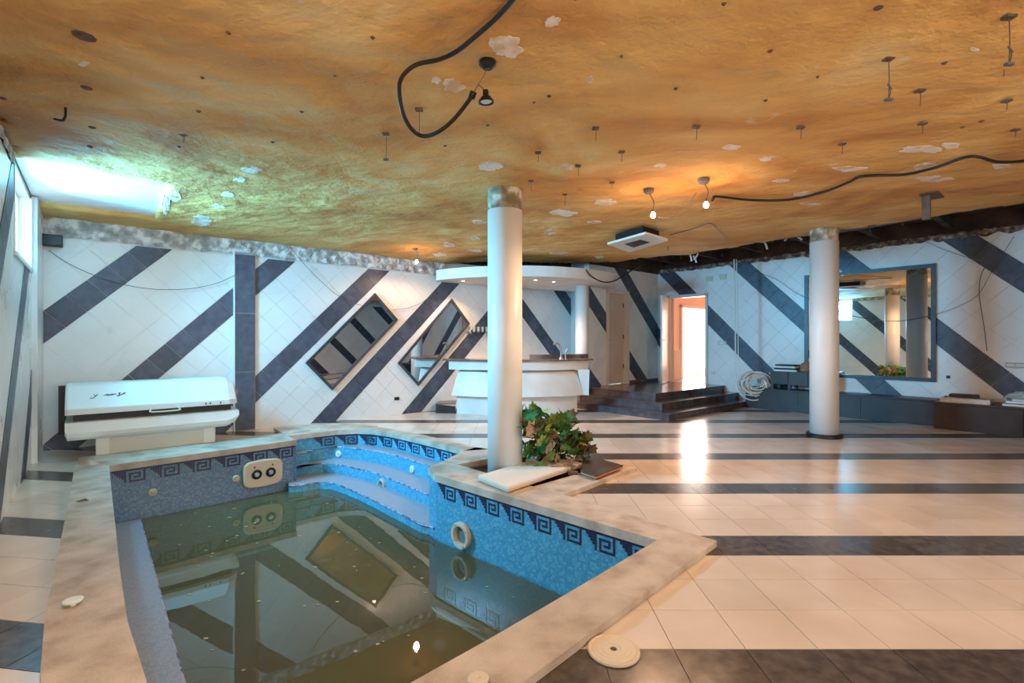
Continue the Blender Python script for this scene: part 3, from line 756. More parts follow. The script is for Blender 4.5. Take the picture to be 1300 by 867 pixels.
# ------------------------------------------------------------------ coping slabs
cop = thing('pool_coping', (-1.8, 4.5, -.03), 'sand-coloured stone coping around the pool, in long slabs', 'coping')
CP = [  # each slab: inner points, outer points
 ([(-.436, 1.93), (-.62, 1.70), (-.80, 1.62), (-1.01, 1.62), (-1.22, 1.74), (-1.44, 1.96), (-1.55, 2.075)], [(-.22, 1.68), (-.45, 1.45), (-.70, 1.30), (-1.05, 1.29), (-1.38, 1.44), (-1.80, 1.90), (-1.92, 2.02)]),
 ([(-1.55, 2.075), (-1.86, 2.40), (-2.0, 2.563)], [(-1.92, 2.02), (-2.24, 2.376), (-2.40, 2.565)]),
 ([(-2.0, 2.563), (-2.334, 2.953), (-3.30, 4.105)], [(-2.40, 2.565), (-2.66, 2.88), (-3.66, 4.09)]),
 ([(-3.30, 4.105), (-4.385, 5.40)], [(-3.66, 4.09), (-4.80, 5.45)]),
 ([(-4.385, 5.40), (-3.62, 6.146)], [(-5.05, 5.78), (-4.18, 6.57)]),
 ([(-3.62, 6.146), (-2.95, 6.80)], [(-4.18, 6.57), (-3.40, 7.31)]),
 ([(-3.21, 7.10), (-2.95, 7.33), (-2.66, 7.555), (-2.40, 7.63)], [(-3.72, 7.74), (-3.35, 8.0), (-2.90, 8.18), (-2.45, 8.13)]),
 ([(-2.40, 7.63), (-2.157, 7.59), (-1.83, 7.385), (-1.495, 7.08)], [(-2.45, 8.13), (-2.20, 7.94), (-1.70, 7.53), (-1.31, 7.19)]),
 ([(-1.495, 7.08), (-1.15, 6.75), (-.896, 6.49), (-.66, 6.25), (-.60, 6.12)], [(-1.31, 7.19), (-.96, 6.86), (-.72, 6.61), (-.46, 6.34), (-.30, 6.22)]),
]
def slab(inn, out):
    bm = BM(); pts = inn+out[::-1]
    prism(bm, pts, -.03, .04)
    bmesh.ops.triangulate(bm, faces=[f for f in bm.faces if len(f.verts) > 4])
    return emit('coping_slab', bm, M['coping'], cop)
for inn, out in CP: slab(inn, out)
slab([(-.107+.55, 2.25+.56), (-.107, 2.25), (-.436, 1.93)], [(.65, 2.60), (.05, 1.973), (-.22, 1.68)])
slab([(.986, 3.375), (.443, 2.81)], [(1.387, 3.36), (.65, 2.60)])
slab([(.10, 4.205), (.986, 3.375)], [(.452, 4.384), (1.387, 3.36)])
# planter ring (hole in the middle)
hL, hB, hR_, hT = (-.60, 5.45), (.20, 4.62), (.915, 5.30), (.16, 6.06)
slab([(-.78, 5.03), (.10, 4.205)], [hL, (.452, 4.384)][0:1]+[hB, (.452, 4.384)])
slab([hL, (-.78, 5.03)], [(-.78, 5.62), (-.895, 5.42), (-.89, 5.22)][0:1]+[(-.895, 5.30)])
slab([hL, (-.78, 5.60)], [hT, (-.46, 6.34), (-.60, 6.12)])
slab([hT, hR_], [(.08, 6.58), (1.34, 5.32)])
slab([hR_, hB], [(1.34, 5.32), (.452, 4.384)])
bm = BM(); prism(bm, [hL, hB, hR_, hT], -.12, -.07); emit('soil', bm, M['soil'], cop, label='dry soil in the sunken planter')
edgewall('planter_lining', [hL, hB, hR_, hT, hL], -.12, -.02, M['rust'], cop)

# ------------------------------------------------------------------ columns
def column(x, y, r, z0, z1, label, base=None, raw=0):
    t = thing('column', (x, y, z0), label, 'column')
    bm = BM(); lathe(bm, (x, y, z0), (0, 0, 1), [(r, 0), (r, z1-z0-raw)], 48); o = emit('shaft', bm, M['column'], t, smooth=False)
    for p in o.data.polygons: p.use_smooth = len(p.vertices) == 4
    if raw:
        bm = BM(); n = 48; rings = []
        for j in range(9):
            rings.append([Vector((x+(r-.004+.012*noise.noise(Vector((math.cos(2*PI*i/n)*4, math.sin(2*PI*i/n)*4, j*.6))))*math.cos(2*PI*i/n),
                                  y+(r-.004+.012*noise.noise(Vector((math.cos(2*PI*i/n)*4, math.sin(2*PI*i/n)*4, j*.6))))*math.sin(2*PI*i/n), z1-raw+raw*1.25*j/8)) for i in range(n)])
        loft(bm, rings); emit('bare_top', bm, M['column_raw'], t, smooth=True, label='bare cement top where the paint stops')
    if base:
        bm = BM(); lathe(bm, (x, y, 0), (0, 0, 1), [(r+.045, 0), (r+.045, base*.8), (r+.035, base), (r-.01, base)], 48); emit('base_ring', bm, M['black'], t)
    return t
column(-.076, 5.32, .185, -.10, 3.0, 'thick round pale column standing in the planter beside the pool', raw=.215)
column(4.56, 7.25, .185, 0, 3.0, 'round cream column with a black base ring near the big framed mirror', base=.055, raw=.16)
column(1.52, 10.78, .145, 0, 2.60, 'slim white round column at the right end of the bar, under the canopy')

# ------------------------------------------------------------------ mirrors
def diamond(corners, label):
    C = [R(a, B1-.012, z) for a, z in corners]; cx = sum((c for c in C), Vector())/4
    t = thing('wall_mirror', Vector((cx.x, cx.y, min(c.z for c in C))), label, 'mirror', None)
    nrm = -vv3; f = .045
    I2 = []
    for i, c in enumerate(C):
        p, q = C[i-1], C[(i+1) % 4]; I2.append(c+((p-c).normalized()+(q-c).normalized())*f)
    for i in range(4):
        a, b, c_, d_ = C[i], C[(i+1) % 4], I2[(i+1) % 4], I2[i]
        bm = BM(); hexa(bm, [a, b, c_, d_, a+nrm*.04, b+nrm*.04, c_+nrm*.035, d_+nrm*.035]); emit('frame_rail', bm, M['frame'], t)
    bm = BM(); hexa(bm, I2+[p+nrm*.014 for p in I2]); emit('glass', bm, M['mirror'], t)
diamond([(2.70, 1.03), (3.15, .54), (4.40, 1.80), (3.94, 2.28)], 'slanted mirror in a dark frame between two stripes, farther left of the two')
diamond([(4.40, .98), (4.84, .52), (6.06, 1.77), (5.61, 2.27)], 'slanted mirror in a brown frame right beside the bar end')
big = thing('wall_mirror', R(A1, 2.84, .71), 'large square mirror in a dark frame on the right wall, partly behind a column', 'mirror')
b0, b1, z0, z1, ff = 1.83, 3.87, .70, 2.72, .065
for pts in ([(b0, z0), (b1, z0), (b1-ff, z0+ff), (b0+ff, z0+ff)], [(b1, z0), (b1, z1), (b1-ff, z1-ff), (b1-ff, z0+ff)], [(b1, z1), (b0, z1), (b0+ff, z1-ff), (b1-ff, z1-ff)], [(b0, z1), (b0, z0), (b0+ff, z0+ff), (b0+ff, z1-ff)]):
    bm = BM(); fprism(bm, pts, fright, .004, .045); emit('frame_rail', bm, M['frame'], big)
bm = BM(); fprism(bm, rect(b0+ff-.005, z0+ff-.005, b1-ff+.005, z1-ff+.005), fright, .004, .018); emit('glass', bm, M['mirror'], big)

# ------------------------------------------------------------------ sunbed
sb = thing('sunbed', R(.6, 8.0, .0), 'white closed-lid tanning sunbed standing behind the pool by the striped wall', 'sunbed')
def prof(bm, a0, a1, P, inset=0, n=1):      # P: (b, z) profile extruded along a, with slanted ends
    loft(bm, [[R(a0+inset, b if True else b, z) for b, z in [(x, (y-.02) if False else y) for x, y in P]], [R(a0, b, z) for b, z in P]] if False else [[R(a0, b, z) for b, z in P], [R(a1, b, z) for b, z in P]])
bm = BM(); prof(bm, .03, 1.24, [(7.706, .0), (8.15, .0), (8.15, .30), (7.706, .30)]); emit('pedestal', bm, M['grey_plastic'], sb, bevel=.006)
for a, wd in ((.0, .13), (1.10, .13)):
    bm = BM(); prof(bm, a, a+wd, [(7.70, .0), (8.17, .0), (8.17, .32), (7.70, .32)]); emit('leg', bm, M['white_plastic'], sb, bevel=.008)
def tubpts(sc, b0, b1, z0, z1, r):
    P = []
    for cx, cz_, a0_ in ((b0+r, z0+r, 180), (b1-r, z0+r, 270), (b1-.03, z1-.03, 0), (b0+.04, z1-.04, 90)):
        rr = r if cz_ < (z0+z1)/2 else .03
        for k in range(4): an = math.radians(a0_+k*30); P.append((cx+rr*math.cos(an), cz_+rr*math.sin(an)))
    return P
P = tubpts(1, 7.58, 8.32, .24, .47, .09)
bm = BM(); loft(bm, [[R(-.27, b, .30+(z-.24)*.75) for b, z in P], [R(-.25, b, z) for b, z in P], [R(1.36, b, z) for b, z in P], [R(1.46, b, .29+(z-.24)*.80) for b, z in P], [R(1.50, b, .36+(z-.24)*.45) for b, z in P]])
emit('lower_tub', bm, M['white_plastic'], sb)
P = [(7.56, .545), (7.56, .615), (7.60, .66), (7.78, .86), (7.84, .885), (8.22, .885), (8.30, .80), (8.32, .545)]
bm = BM()
def lid(a, k, zz=0): return [R(a, 7.94+(b-7.94)*k, .545+(z-.545)*(k if k < 1 else 1)+zz) for b, z in P]
loft(bm, [lid(-.27, .97), lid(-.245, 1), lid(1.38, 1), lid(1.47, .86), lid(1.50, .60)]); emit('lid', bm, M['white_plastic'], sb, bevel=.008)
bm = BM(); prof(bm, -.2, 1.42, [(7.68, .44), (8.25, .44), (8.25, .56), (7.68, .56)]); emit('dark_gap', bm, M['black_metal'], sb)
hd = None
bm = BM(); tube(bm, [R(.52, 7.56, .57), R(.52, 7.52, .55), R(.53, 7.50, .525), R(.80, 7.50, .525), R(.81, 7.52, .55), R(.81, 7.56, .57)], .010, 8, 3); emit('handle', bm, M['old_plastic'], sb, label='beige grab handle')
bm = BM(); prof(bm, -.34, -.27, [(8.0, .28), (8.06, .28), (8.06, .86), (8.0, .86)]); prof(bm, -.30, -.24, [(7.98, .62), (8.0, .62), (8.0, .80), (7.98, .80)]); emit('hinge_arm', bm, M['black_metal'], sb)
bm = BM(); rbox(bm, 1.485, 1.50, 7.66, 7.69, .67, .73); emit('sticker', bm, M['red_tag'], sb)
for a in (1.10, 1.15, 1.27):
    bm = BM(); rbox(bm, a, a+.012, 7.552, 7.562, .565, .59); emit('button', bm, M['black'], sb)
# flowing script on the lid, printed upside down
slope = (R(0, 7.78, .86)-R(0, 7.60, .66)).normalized()
org = R(.02, 7.675, .743); nl = uv3.cross(slope).normalized()
def sw(x, y): return org+uv3*x*.70+slope*y*.8+nl*.004*(1 if nl.z > 0 else -1)
bm = BM()
for st_ in ([(-.10, -.035), (-.06, -.035), (-.03, -.005), (.0, .03)], [(-.05, .03), (-.04, .005), (-.02, .0)],
            [(.08, .0), (.11, .02), (.14, .02), (.15, .0), (.11, -.003)], [(.15, .0), (.18, .02), (.20, .015), (.19, -.002), (.17, .004)], [(.20, .005), (.225, .022), (.25, .01)],
            [(.27, -.03), (.29, .01), (.30, .035), (.28, .03), (.29, .0)], [(.25, -.02), (.30, -.01), (.34, .02), (.37, .035)], [(.33, .0), (.35, .03), (.36, .01)]):
    tube(bm, [sw(*p) for p in st_], .0036, 5, 3)
emit('printed_script', bm, M['black'], sb, kind='stuff')

# ------------------------------------------------------------------ bar
CX, CY = .05, 11.50
def arc(Rr, x0, x1, n=22, cx=CX, cy=CY): return [(x0+(x1-x0)*i/n, cy-math.sqrt(max(0, Rr*Rr-(x0+(x1-x0)*i/n-cx)**2))) for i in range(n+1)]
bar = thing('bar_counter', (.05, 9.6, 0), 'curved pale bar counter with flared front panel and thin dark top', 'bar')
def band(name, R0, R1, xa0, xb0, xa1, xb1, z0, z1, m, depth=.5, label=None):
    bm = BM(); A = arc(R0, xa0, xb0); B = arc(R1, xa1, xb1)
    Ab = [(x*1.03, y+depth) for x, y in A]; Bb = [(x*1.03, y+depth) for x, y in B]
    rings = []
    for fr_, bk, z in ((A, Ab, z0), (B, Bb, z1)): rings.append([Vector((x, y, z)) for x, y in fr_]+[Vector((x, y, z)) for x, y in bk[::-1]])
    loft(bm, rings, caps=False)
    for ring, rev in ((rings[0], 1), (rings[1], 0)):
        n = len(ring)//2; vs = [bm.verts.new(p) for p in ring]
        for i in range(n-1): bm.faces.new((vs[i], vs[i+1], vs[2*n-2-i], vs[2*n-1-i]))
    bmesh.ops.remove_doubles(bm, verts=bm.verts, dist=1e-5)
    return emit(name, bm, m, bar, label=label)
band('plinth', 2.20, 2.20, -1.07, 1.27, -1.07, 1.27, 0, .335, M['bar_marble'], .45)
band('flared_panel', 2.36, 2.28, -1.16, 1.38, -1.03, 1.27, .36, .82, M['bar_marble'], .45)
band('shadow_gap', 2.18, 2.18, -1.0, 1.24, -1.0, 1.24, .33, .87, M['bar_marble'], .40)
band('fascia', 2.42, 2.42, -1.20, 1.46, -1.20, 1.46, .86, 1.03, M['bar_marble'], .5)
band('worktop', 2.50, 2.50, -1.32, 1.56, -1.32, 1.56, 1.03, 1.052, M['bar_top'], .62, label='thin dark brown worktop')
bm = BM(); A_ = arc(2.02, .34, 1.56)
loft(bm, [[Vector((x, y, 1.052)) for x, y in A_]+[Vector((x, y+.12, 1.052)) for x, y in A_[::-1]], [Vector((x, y, 1.135)) for x, y in A_]+[Vector((x, y+.12, 1.135)) for x, y in A_[::-1]]], caps=False)
loft(bm, [[Vector((x, y, 1.13)) for x, y in A_], [Vector((x, y+.12, 1.13)) for x, y in A_]], close=False, caps=False)
emit('raised_ledge', bm, M['bar_top'], bar)
bm = BM(); hexa(bm, [Vector(p) for p in [(1.38, 9.55, .36), (1.47, 9.50, .36), (1.50, 9.9, .36), (1.41, 9.95, .36), (1.24, 9.42, .86), (1.46, 9.36, .86), (1.50, 9.9, .86), (1.30, 9.95, .86)]]); emit('end_fin', bm, M['bar_marble'], bar)
# tap
tp = thing('bar_tap', (.93, 9.75, 1.05), 'small chrome swan-neck tap standing on the right half of the bar', 'tap')
bm = BM(); tube(bm, [(.93, 9.42, 1.05), (.93, 9.42, 1.22), (.90, 9.42, 1.32), (.84, 9.40, 1.36), (.78, 9.38, 1.33)], .018, 10); emit('spout', bm, M['metal'], tp)
bm = BM(); lathe(bm, (.93, 9.42, 1.05), (0, 0, 1), [(.04, 0), (.04, .02), (.028, .05)], 16); emit('base', bm, M['metal'], tp)
bm = BM(); tube(bm, [(1.02, 9.44, 1.05), (1.02, 9.44, 1.20), (1.07, 9.43, 1.25)], .014, 8); emit('lever', bm, M['metal'], tp)
# dark block beside the bar
st = thing('floor_box', (-1.35, 9.75, 0), 'low dark open box on the floor at the left end of the bar', 'box')
bm = BM(); hexa(bm, [Vector(p) for p in [(-1.46, 9.62, 0), (-1.09, 9.62, 0), (-1.12, 10.1, 0), (-1.44, 9.95, 0), (-1.46, 9.62, .02), (-1.09, 9.62, .02), (-1.12, 10.1, .02), (-1.44, 9.95, .02)]]); emit('bottom', bm, M['dark_wood'], st)
bm = BM(); hexa(bm, [Vector(p) for p in [(-1.48, 9.62, .0), (-1.09, 9.58, .0), (-1.09, 9.60, .0), (-1.46, 9.65, .0), (-1.48, 9.62, .17), (-1.09, 9.58, .14), (-1.09, 9.60, .14), (-1.46, 9.65, .17)]]); emit('front', bm, M['dark_wood'], st)
bm = BM(); hexa(bm, [Vector(p) for p in [(-1.48, 9.62, .17), (-1.09, 9.60, .17), (-1.12, 10.05, .18), (-1.46, 9.95, .18), (-1.48, 9.62, .19), (-1.09, 9.60, .19), (-1.12, 10.05, .20), (-1.46, 9.95, .20)]]); emit('lid', bm, M['bar_top'], st)
# small glass shelf with cups left of the column
c0 = onwall(R(0, B1), U, 606, 422)
sh = thing('glass_shelf', R(c0[0], B1, c0[1]-.02), 'small glass wall shelf above the bar, just left of the thick column', 'shelf')
bm = BM(); rbox(bm, c0[0]-.30, c0[0]+.35, B1-.16, B1-.005, c0[1]-.012, c0[1]); emit('glass_plate', bm, M['glass'], sh)
bm = BM(); rbox(bm, c0[0]-.28, c0[0]-.25, B1-.13, B1, c0[1]-.04, c0[1]-.012); rbox(bm, c0[0]+.28, c0[0]+.31, B1-.13, B1, c0[1]-.04, c0[1]-.012); emit('bracket', bm, M['metal'], sh)
g0 = None
for k in range(4):
    lab = ('leftmost of the four drinking glasses on the glass wall shelf', 'second drinking glass from the left on the glass wall shelf', 'third drinking glass from the left on the glass wall shelf', 'rightmost drinking glass on the glass wall shelf, next to the column')[k]
    bm = BM(); lathe(bm, R(c0[0]-.14+.11*k, B1-.08, c0[1]+.001), (0, 0, 1), [(.028, 0), (.036, .11), (.033, .11), (.026, .006)], 14)
    tag(emit('drinking_glass', bm, M['film']), lab, 'glass', 'glasses on the wall shelf')
# canopy
can = thing('bar_canopy', (.1, 10, 2.57), 'white curved plaster canopy hanging over the bar with small spotlights', 'canopy')
A_ = arc(2.4, -1.50, 2.28, 30, .10, 11.6)
bk = [(2.35, 11.35), (1.72, 10.93), (1.55, 12.1), (-1.52, 10.10)]
bm = BM()
top = [Vector((x, y, 2.80)) for x, y in A_]; bot = [Vector((x, y, 2.60)) for x, y in A_]
loft(bm, [bot, top], close=False, caps=False)
loft(bm, [[p+Vector((0, .05, 0)) for p in top], [p+Vector((0, .05, 0)) for p in bot]], close=False, caps=False)
loft(bm, [top, [p+Vector((0, .05, 0)) for p in top]], close=False, caps=False)
emit('fascia', bm, M['plaster'], can)
bm = BM(); prism(bm, [(x, y+.01) for x, y in A_]+bk, 2.60, 2.63); bmesh.ops.triangulate(bm, faces=[f for f in bm.faces if len(f.verts) > 4]); emit('soffit', bm, M['plaster'], can)
for x, y, lab in ((588, 356.5, 'lit recessed spotlight at the left end of the bar canopy'), (680, 355.5, 'lit recessed spotlight in the canopy just right of the thick column'), (703, 357.5, 'lit recessed spotlight in the canopy, rightmost of the three')):
    p = W(x, y, 2.60); p.z = 2.60
    t = thing('spotlight', p, lab, 'spotlight')
    bm = BM(); lathe(bm, p, (0, 0, -1), [(.055, 0), (.055, .008), (.04, .012), (.036, .002)], 18); emit('ring', bm, M['metal'], t)
    bm = BM(); lathe(bm, p-UP*.003, (0, 0, -1), [(.036, 0), (.03, .008), (.001, .010)], 14); emit('lamp', bm, M['downlight'], t)
    l = bpy.data.lights.new('spot_lamp', 'SPOT'); l.energy = 105; l.color = (1, .64, .42); l.spot_size = 2.2; l.spot_blend = .8; l.shadow_soft_size = .04
    lo = bpy.data.objects.new('spot_lamp', l); COL.objects.link(lo); lo.location = p-UP*.03

# ------------------------------------------------------------------ stairs and platform
stt = thing('entrance_stairs', R(8.8, 5.8, 0), 'three dark polished stone steps wrapping round the platform at the entrance', 'steps')
for k, (a, b, z0_, z1_) in enumerate(((7.67, 4.88, 0, .123), (7.96, 5.21, .123, .256), (8.25, 5.54, .256, .392))):
    bm = BM(); P = [R(a, b), R(A1-.01, b), R(A1-.01, B3-.01), R(a, B3-.01)]
    if a < 8.35: P = [R(a, b), R(A1-.01, b), R(A1-.01, B3-.01), R(8.36, B3-.01), R(8.30, B3+.25), R(a, B3+.25)]
    prism(bm, [(p.x, p.y) for p in P], z0_, z1_-.025); emit('step', bm, M['step'], stt)
    bm = BM(); P2 = [R(a-.012, b-.012)]+[R(A1-.01, b-.012)]+P[2:-1]+[P[-1]-uv3*.012]
    prism(bm, [(p.x, p.y) for p in P2], z1_-.024, z1_); emit('tread', bm, M['step'], stt, bevel=.004)
bm = BM(); rbox(bm, 9.72, A1-.02, B3-.022, B3-.006, .392, .46); tag(emit('baseboard_back', bm, M['step']), kind='structure')

# inner door (door_1)
dr = tag(bpy.data.objects.new('door_1', None), kind='structure'); COL.objects.link(dr); dr.location = R(9.34, B3, .392)
for a, b in ((8.93, 9.0), (9.69, 9.76)):
    bm = BM(); rbox(bm, a, b, B3-.03, B3+.14, .392, 2.58); emit('door_jamb', bm, M['door_frame'], dr)
bm = BM(); rbox(bm, 8.93, 9.76, B3-.03, B3+.14, 2.50, 2.58); emit('door_head', bm, M['door_frame'], dr)
bm = BM(); rbox(bm, 9.0, 9.69, B3+.09, B3+.13, .40, 2.50); lf = emit('door_leaf', bm, M['door'], dr)
bm = BM(); tube(bm, [R(9.08, B3+.08, 1.42), R(9.08, B3+.03, 1.42), R(9.20, B3+.03, 1.42)], .010, 8, 3); emit('door_handle', bm, M['metal'], lf)
for z in (.75, 1.45, 2.2):
    bm = BM(); rbox(bm, 9.665, 9.69, B3+.07, B3+.09, z, z+.10); emit('hinge', bm, M['rust'], lf)
# entrance (door_2) with open leaf
dr = tag(bpy.data.objects.new('door_2', None), kind='structure'); COL.objects.link(dr); dr.location = R(A1, 6.47, .392)
for a, b in ((5.94, 6.0), (6.94, 7.0)):
    bm = BM(); rbox(bm, A1-.03, A1+.17, a, b, .392, 2.52); emit('door_jamb', bm, M['door_frame'], dr)
bm = BM(); rbox(bm, A1-.03, A1+.17, 5.94, 7.0, 2.46, 2.53); emit('door_head', bm, M['door_frame'], dr)
h0 = R(A1-.04, 6.97); h1 = W(838.6, 489, .392); dirl = (Vector((h1.x, h1.y, 0))-Vector((h0.x, h0.y, 0))).normalized()
nl_ = Vector((-dirl.y, dirl.x, 0))
bm = BM(); obox(bm, Vector((h0.x, h0.y, 1.435))+dirl*.47, dirl, nl_, UP, .94, .04, 2.06); lf = emit('door_leaf', bm, M['door_frame'], dr)
bm = BM(); p = Vector((h0.x, h0.y, 1.42))+dirl*.86
for s in (-1, 1): tube(bm, [p, p+nl_*s*.06, p+nl_*s*.06-dirl*.10], .009, 8, 3)
emit('door_handle', bm, M['metal'], lf)

# entry hall beyond
def struct(name, bm, m): return tag(emit(name, bm, m), kind='structure')
bm = BM(); rbox(bm, A1+.1, 15.2, 4.6, 7.4, .28, .39); struct('floor_entry', bm, M['floor_tile'])
bm = BM()
for s in subtract([rect(A1+.16, .39, 15.2, 2.9)], rect(12.10, .39, 13.90, 2.30)): fprism(bm, s, lambda s_, z, t: R(s_, 7.32+t, z), 0, .15)
struct('wall_entry', bm, M['corridor'])
bm = BM(); rbox(bm, A1+.1, 15.2, 4.5, 7.4, 2.75, 2.85); struct('ceiling_entry', bm, M['corridor'])
bm = BM(); rbox(bm, 15.1, 15.2, 4.5, 7.4, .39, 2.8); rbox(bm, A1+.16, 15.2, 4.5, 4.6, .39, 2.8); struct('wall_entry_far', bm, M['corridor'])
bm = BM(); rbox(bm, 12.02, 12.10, 7.27, 7.34, .39, 2.38); rbox(bm, 13.90, 13.98, 7.27, 7.34, .39, 2.38); rbox(bm, 12.02, 13.98, 7.27, 7.34, 2.30, 2.38); struct('trim_5', bm, M['door_frame'])
bm = BM(); rbox(bm, 11.30, 11.70, 7.10, 7.315, .39, 1.15); o = emit('hall_cabinet', bm, M['door'], bevel=.01); tag(o, 'low pinkish cabinet just inside the entrance hall, seen through the open door', 'cabinet')
# exterior ground outside the hall
bm = BM(); rbox(bm, 9, 18, 7.6, 14, .2, .36); struct('ground_outside', bm, M['coping'])

# ------------------------------------------------------------------ benches along the right wall
def benchbox(name, a0, b0_, b1_, h, label, seams):
    t = thing(name, R((a0+A1)/2, (b0_+b1_)/2, 0), label, 'bench')
    bm = BM(); rbox(bm, a0+.03, A1-.005, b0_, b1_, 0, h-.03); emit('body', bm, M['dark_wood'], t)
    edges_ = [b0_]+seams+[b1_]
    for p, q in zip(edges_, edges_[1:]):
        bm = BM(); rbox(bm, a0+.012, a0+.032, p+.003, q-.003, .02, h-.035); emit('front_panel', bm, M['dark_wood'], t)
    bm = BM(); rbox(bm, a0, A1-.005, b0_, b1_, h-.03, h); emit('top', bm, M['dark_wood'], t, bevel=.003)
benchbox('wall_bench', 10.50, 1.77, 4.86, .43, 'long low dark brown bench under the big mirror, beside the steps', [2.8, 3.85])
benchbox('wall_bench', 10.27, -3.2, 1.75, .43, 'deeper dark brown bench at the right edge, in front of the corner', [.75, -.3, -1.3, -2.3])
# low cabinet on the bench
cb = thing('low_cabinet', R(10.7, 3.9, .43), 'small dark low cabinet on short legs standing on the bench left of the cream column', 'cabinet')
bm = BM(); rbox(bm, 10.52, 10.92, 3.30, 4.36, .53, .79); emit('body', bm, M['dark_wood'], cb)
for p, q in ((3.31, 3.64), (3.66, 4.0), (4.02, 4.35)):
    bm = BM(); rbox(bm, 10.505, 10.522, p, q, .54, .78); emit('door', bm, M['dark_wood'], cb)
for b in (3.32, 3.98, 4.30):
    for a in (10.53, 10.86):
        bm = BM(); rbox(bm, a, a+.05, b, b+.05, .43, .53); emit('leg', bm, M['dark_wood'], cb)
for k, (z, sx, m, lab) in enumerate(((.79, .42, 'white_plastic', 'white flat folder at the bottom of the pile on the low cabinet'), (.825, .40, 'black', 'dark binder second from the bottom of the pile on the low cabinet'),
                           (.86, .42, 'white_plastic', 'pale folder second from the top of the pile on the low cabinet'), (.895, .36, 'black', 'thin dark folder topmost of the pile on the low cabinet'))):
    bm = BM(); an = random.uniform(-.1, .1); d1 = (vv3*math.cos(an)+uv3*math.sin(an)); d2 = (uv3*math.cos(an)-vv3*math.sin(an))
    obox(bm, R(10.70, 4.10, z+.017), d1, d2, UP, sx, .28, .032); tag(emit('folder', bm, M[m], bevel=.004), lab, 'folder', 'folders piled on the low cabinet')
bm = BM(); n = 14; rings = []
for j in range(8):
    r = [.10, .12, .125, .12, .11, .09, .05, .03][j]
    rings.append([R(10.68, 3.74, .79+.032*j)+Vector((math.cos(2*PI*i/n), math.sin(2*PI*i/n), 0))*r*(1+.25*noise.noise(Vector((i*.9, j*.8, 2)))) for i in range(n)])
loft(bm, rings); M['paper'] = noisy('brown_paper', (.18, .09, .05), (.34, .20, .13), 12, .7)
tag(emit('paper_bag', bm, M['paper'], smooth=True), 'crumpled brown paper bag on the low cabinet beside the mirror frame', 'bag')
# clutter on the right bench
tr = thing('metal_tray', R(10.55, 1.35, .43), 'shiny flat metal tray at the left end of the right-hand bench', 'tray')
bm = BM(); rbox(bm, 10.34, 10.75, 1.10, 1.68, .43, .445); emit('base', bm, M['metal'], tr)
bm = BM()
for r_ in ((10.34, 10.36, 1.10, 1.68), (10.73, 10.75, 1.10, 1.68), (10.36, 10.73, 1.10, 1.12), (10.36, 10.73, 1.66, 1.68)): rbox(bm, *r_, .445, .50)
emit('rim', bm, M['metal'], tr)
bm = BM(); obox(bm, R(10.56, 1.42, .53), vv3, uv3, UP, .34, .2, .05); tag(emit('dark_box', bm, M['dark_wood'], bevel=.01), 'small dark brown box lying on the metal tray', 'box')
for k, (z, w_, m, lab) in enumerate(((.432, .70, 'bar_marble', 'pale flat panel on the right-hand bench under the crumpled plastic'), (.475, .62, 'white_plastic', 'white board second up in the pile beside the metal tray'), (.51, .5, 'grey_plastic', 'grey-green board on top of the pile beside the metal tray'))):
    bm = BM(); obox(bm, R(10.55, .62, z+.017), (vv3+uv3*.05*k).normalized(), uv3, UP, w_, .42, .03); tag(emit('flat_panel', bm, M[m]), lab, 'panel', 'panels piled on the right-hand bench')
bm = BM(); G = []
for i in range(19):
    row = []
    for j in range(12):
        s, t_ = i/18, j/11; e = math.sin(PI*s)*math.sin(PI*t_)
        row.append(bm.verts.new(R(10.40+.36*t_, .36+.62*s, .545+.10*e**.5+.06*e*noise.noise(Vector((i*.6, j*.7, 3))))))
    G.append(row)
for i in range(18):
    for j in range(11): bm.faces.new((G[i][j], G[i+1][j], G[i+1][j+1], G[i][j+1]))
tag(emit('plastic_sheet', bm, M['film'], recalc=False), 'crumpled clear plastic sheet heaped over boards on the right-hand bench', 'plastic sheet')
bm = BM(); tube(bm, [R(10.45, .10, .46), R(10.46, .02, .56), R(10.5, -.08, .60), R(10.6, -.2, .50)], .05, 8); tag(emit('rolled_bag', bm, M['black'], smooth=True), 'black rolled bag beside the plastic sheet on the right-hand bench', 'bag')
bm = BM(); tube(bm, [R(10.40, -.3, .455), R(10.5, -.6, .46), R(10.45, -.9, .455)], .025, 8); tag(emit('tube_roll', bm, M['metal'], smooth=True), 'thin silver tube lying at the right end of the right-hand bench', 'tube')

# ------------------------------------------------------------------ coil of white cable at the entrance
co = thing('cable_coil', R(10.7, 4.8, .2), 'big coil of white cable hanging from the ceiling beside the steps', 'cable')
cc2 = R(10.62, 4.80, .0); ex = Vector((1, 0, 0))
bm = BM()
for k in range(22):
    r = random.uniform(.13, .30); ox, oz = random.uniform(-.04, .04), random.uniform(-.03, .03)
    P = [Vector((cc2.x+ox+r*1.15*math.cos(t), cc2.y-.05-.012*k+.03*math.sin(3*t+k), .52+oz+r*.82*math.sin(t))) for t in [2*PI*i/16 for i in range(17)]]
    tube(bm, P, .011, 6, 2)
emit('coil', bm, M['white_plastic'], co)
bm = BM(); x0 = cc2.x-.42; y0 = cc2.y-.2
tube(bm, [Vector((x0-.02, y0, 3.1)), Vector((x0, y0, 2.2)), Vector((x0+.01, y0, 1.2)), Vector((x0+.02, y0, .55)), Vector((x0+.12, y0-.02, .28)), Vector((x0+.38, y0-.03, .17)), Vector((x0+.66, y0, .28)), Vector((x0+.78, y0, .55)), Vector((x0+.72, y0, .75))], .013, 8)
tube(bm, [Vector((x0+.03, y0, 3.1)), Vector((x0+.06, y0, 2.0)), Vector((x0+.07, y0, 1.1)), Vector((x0+.12, y0, .65)), Vector((x0+.25, y0, .35)), Vector((x0+.45, y0, .24))], .009, 8)
emit('hanging_run', bm, M['white_plastic'], co)

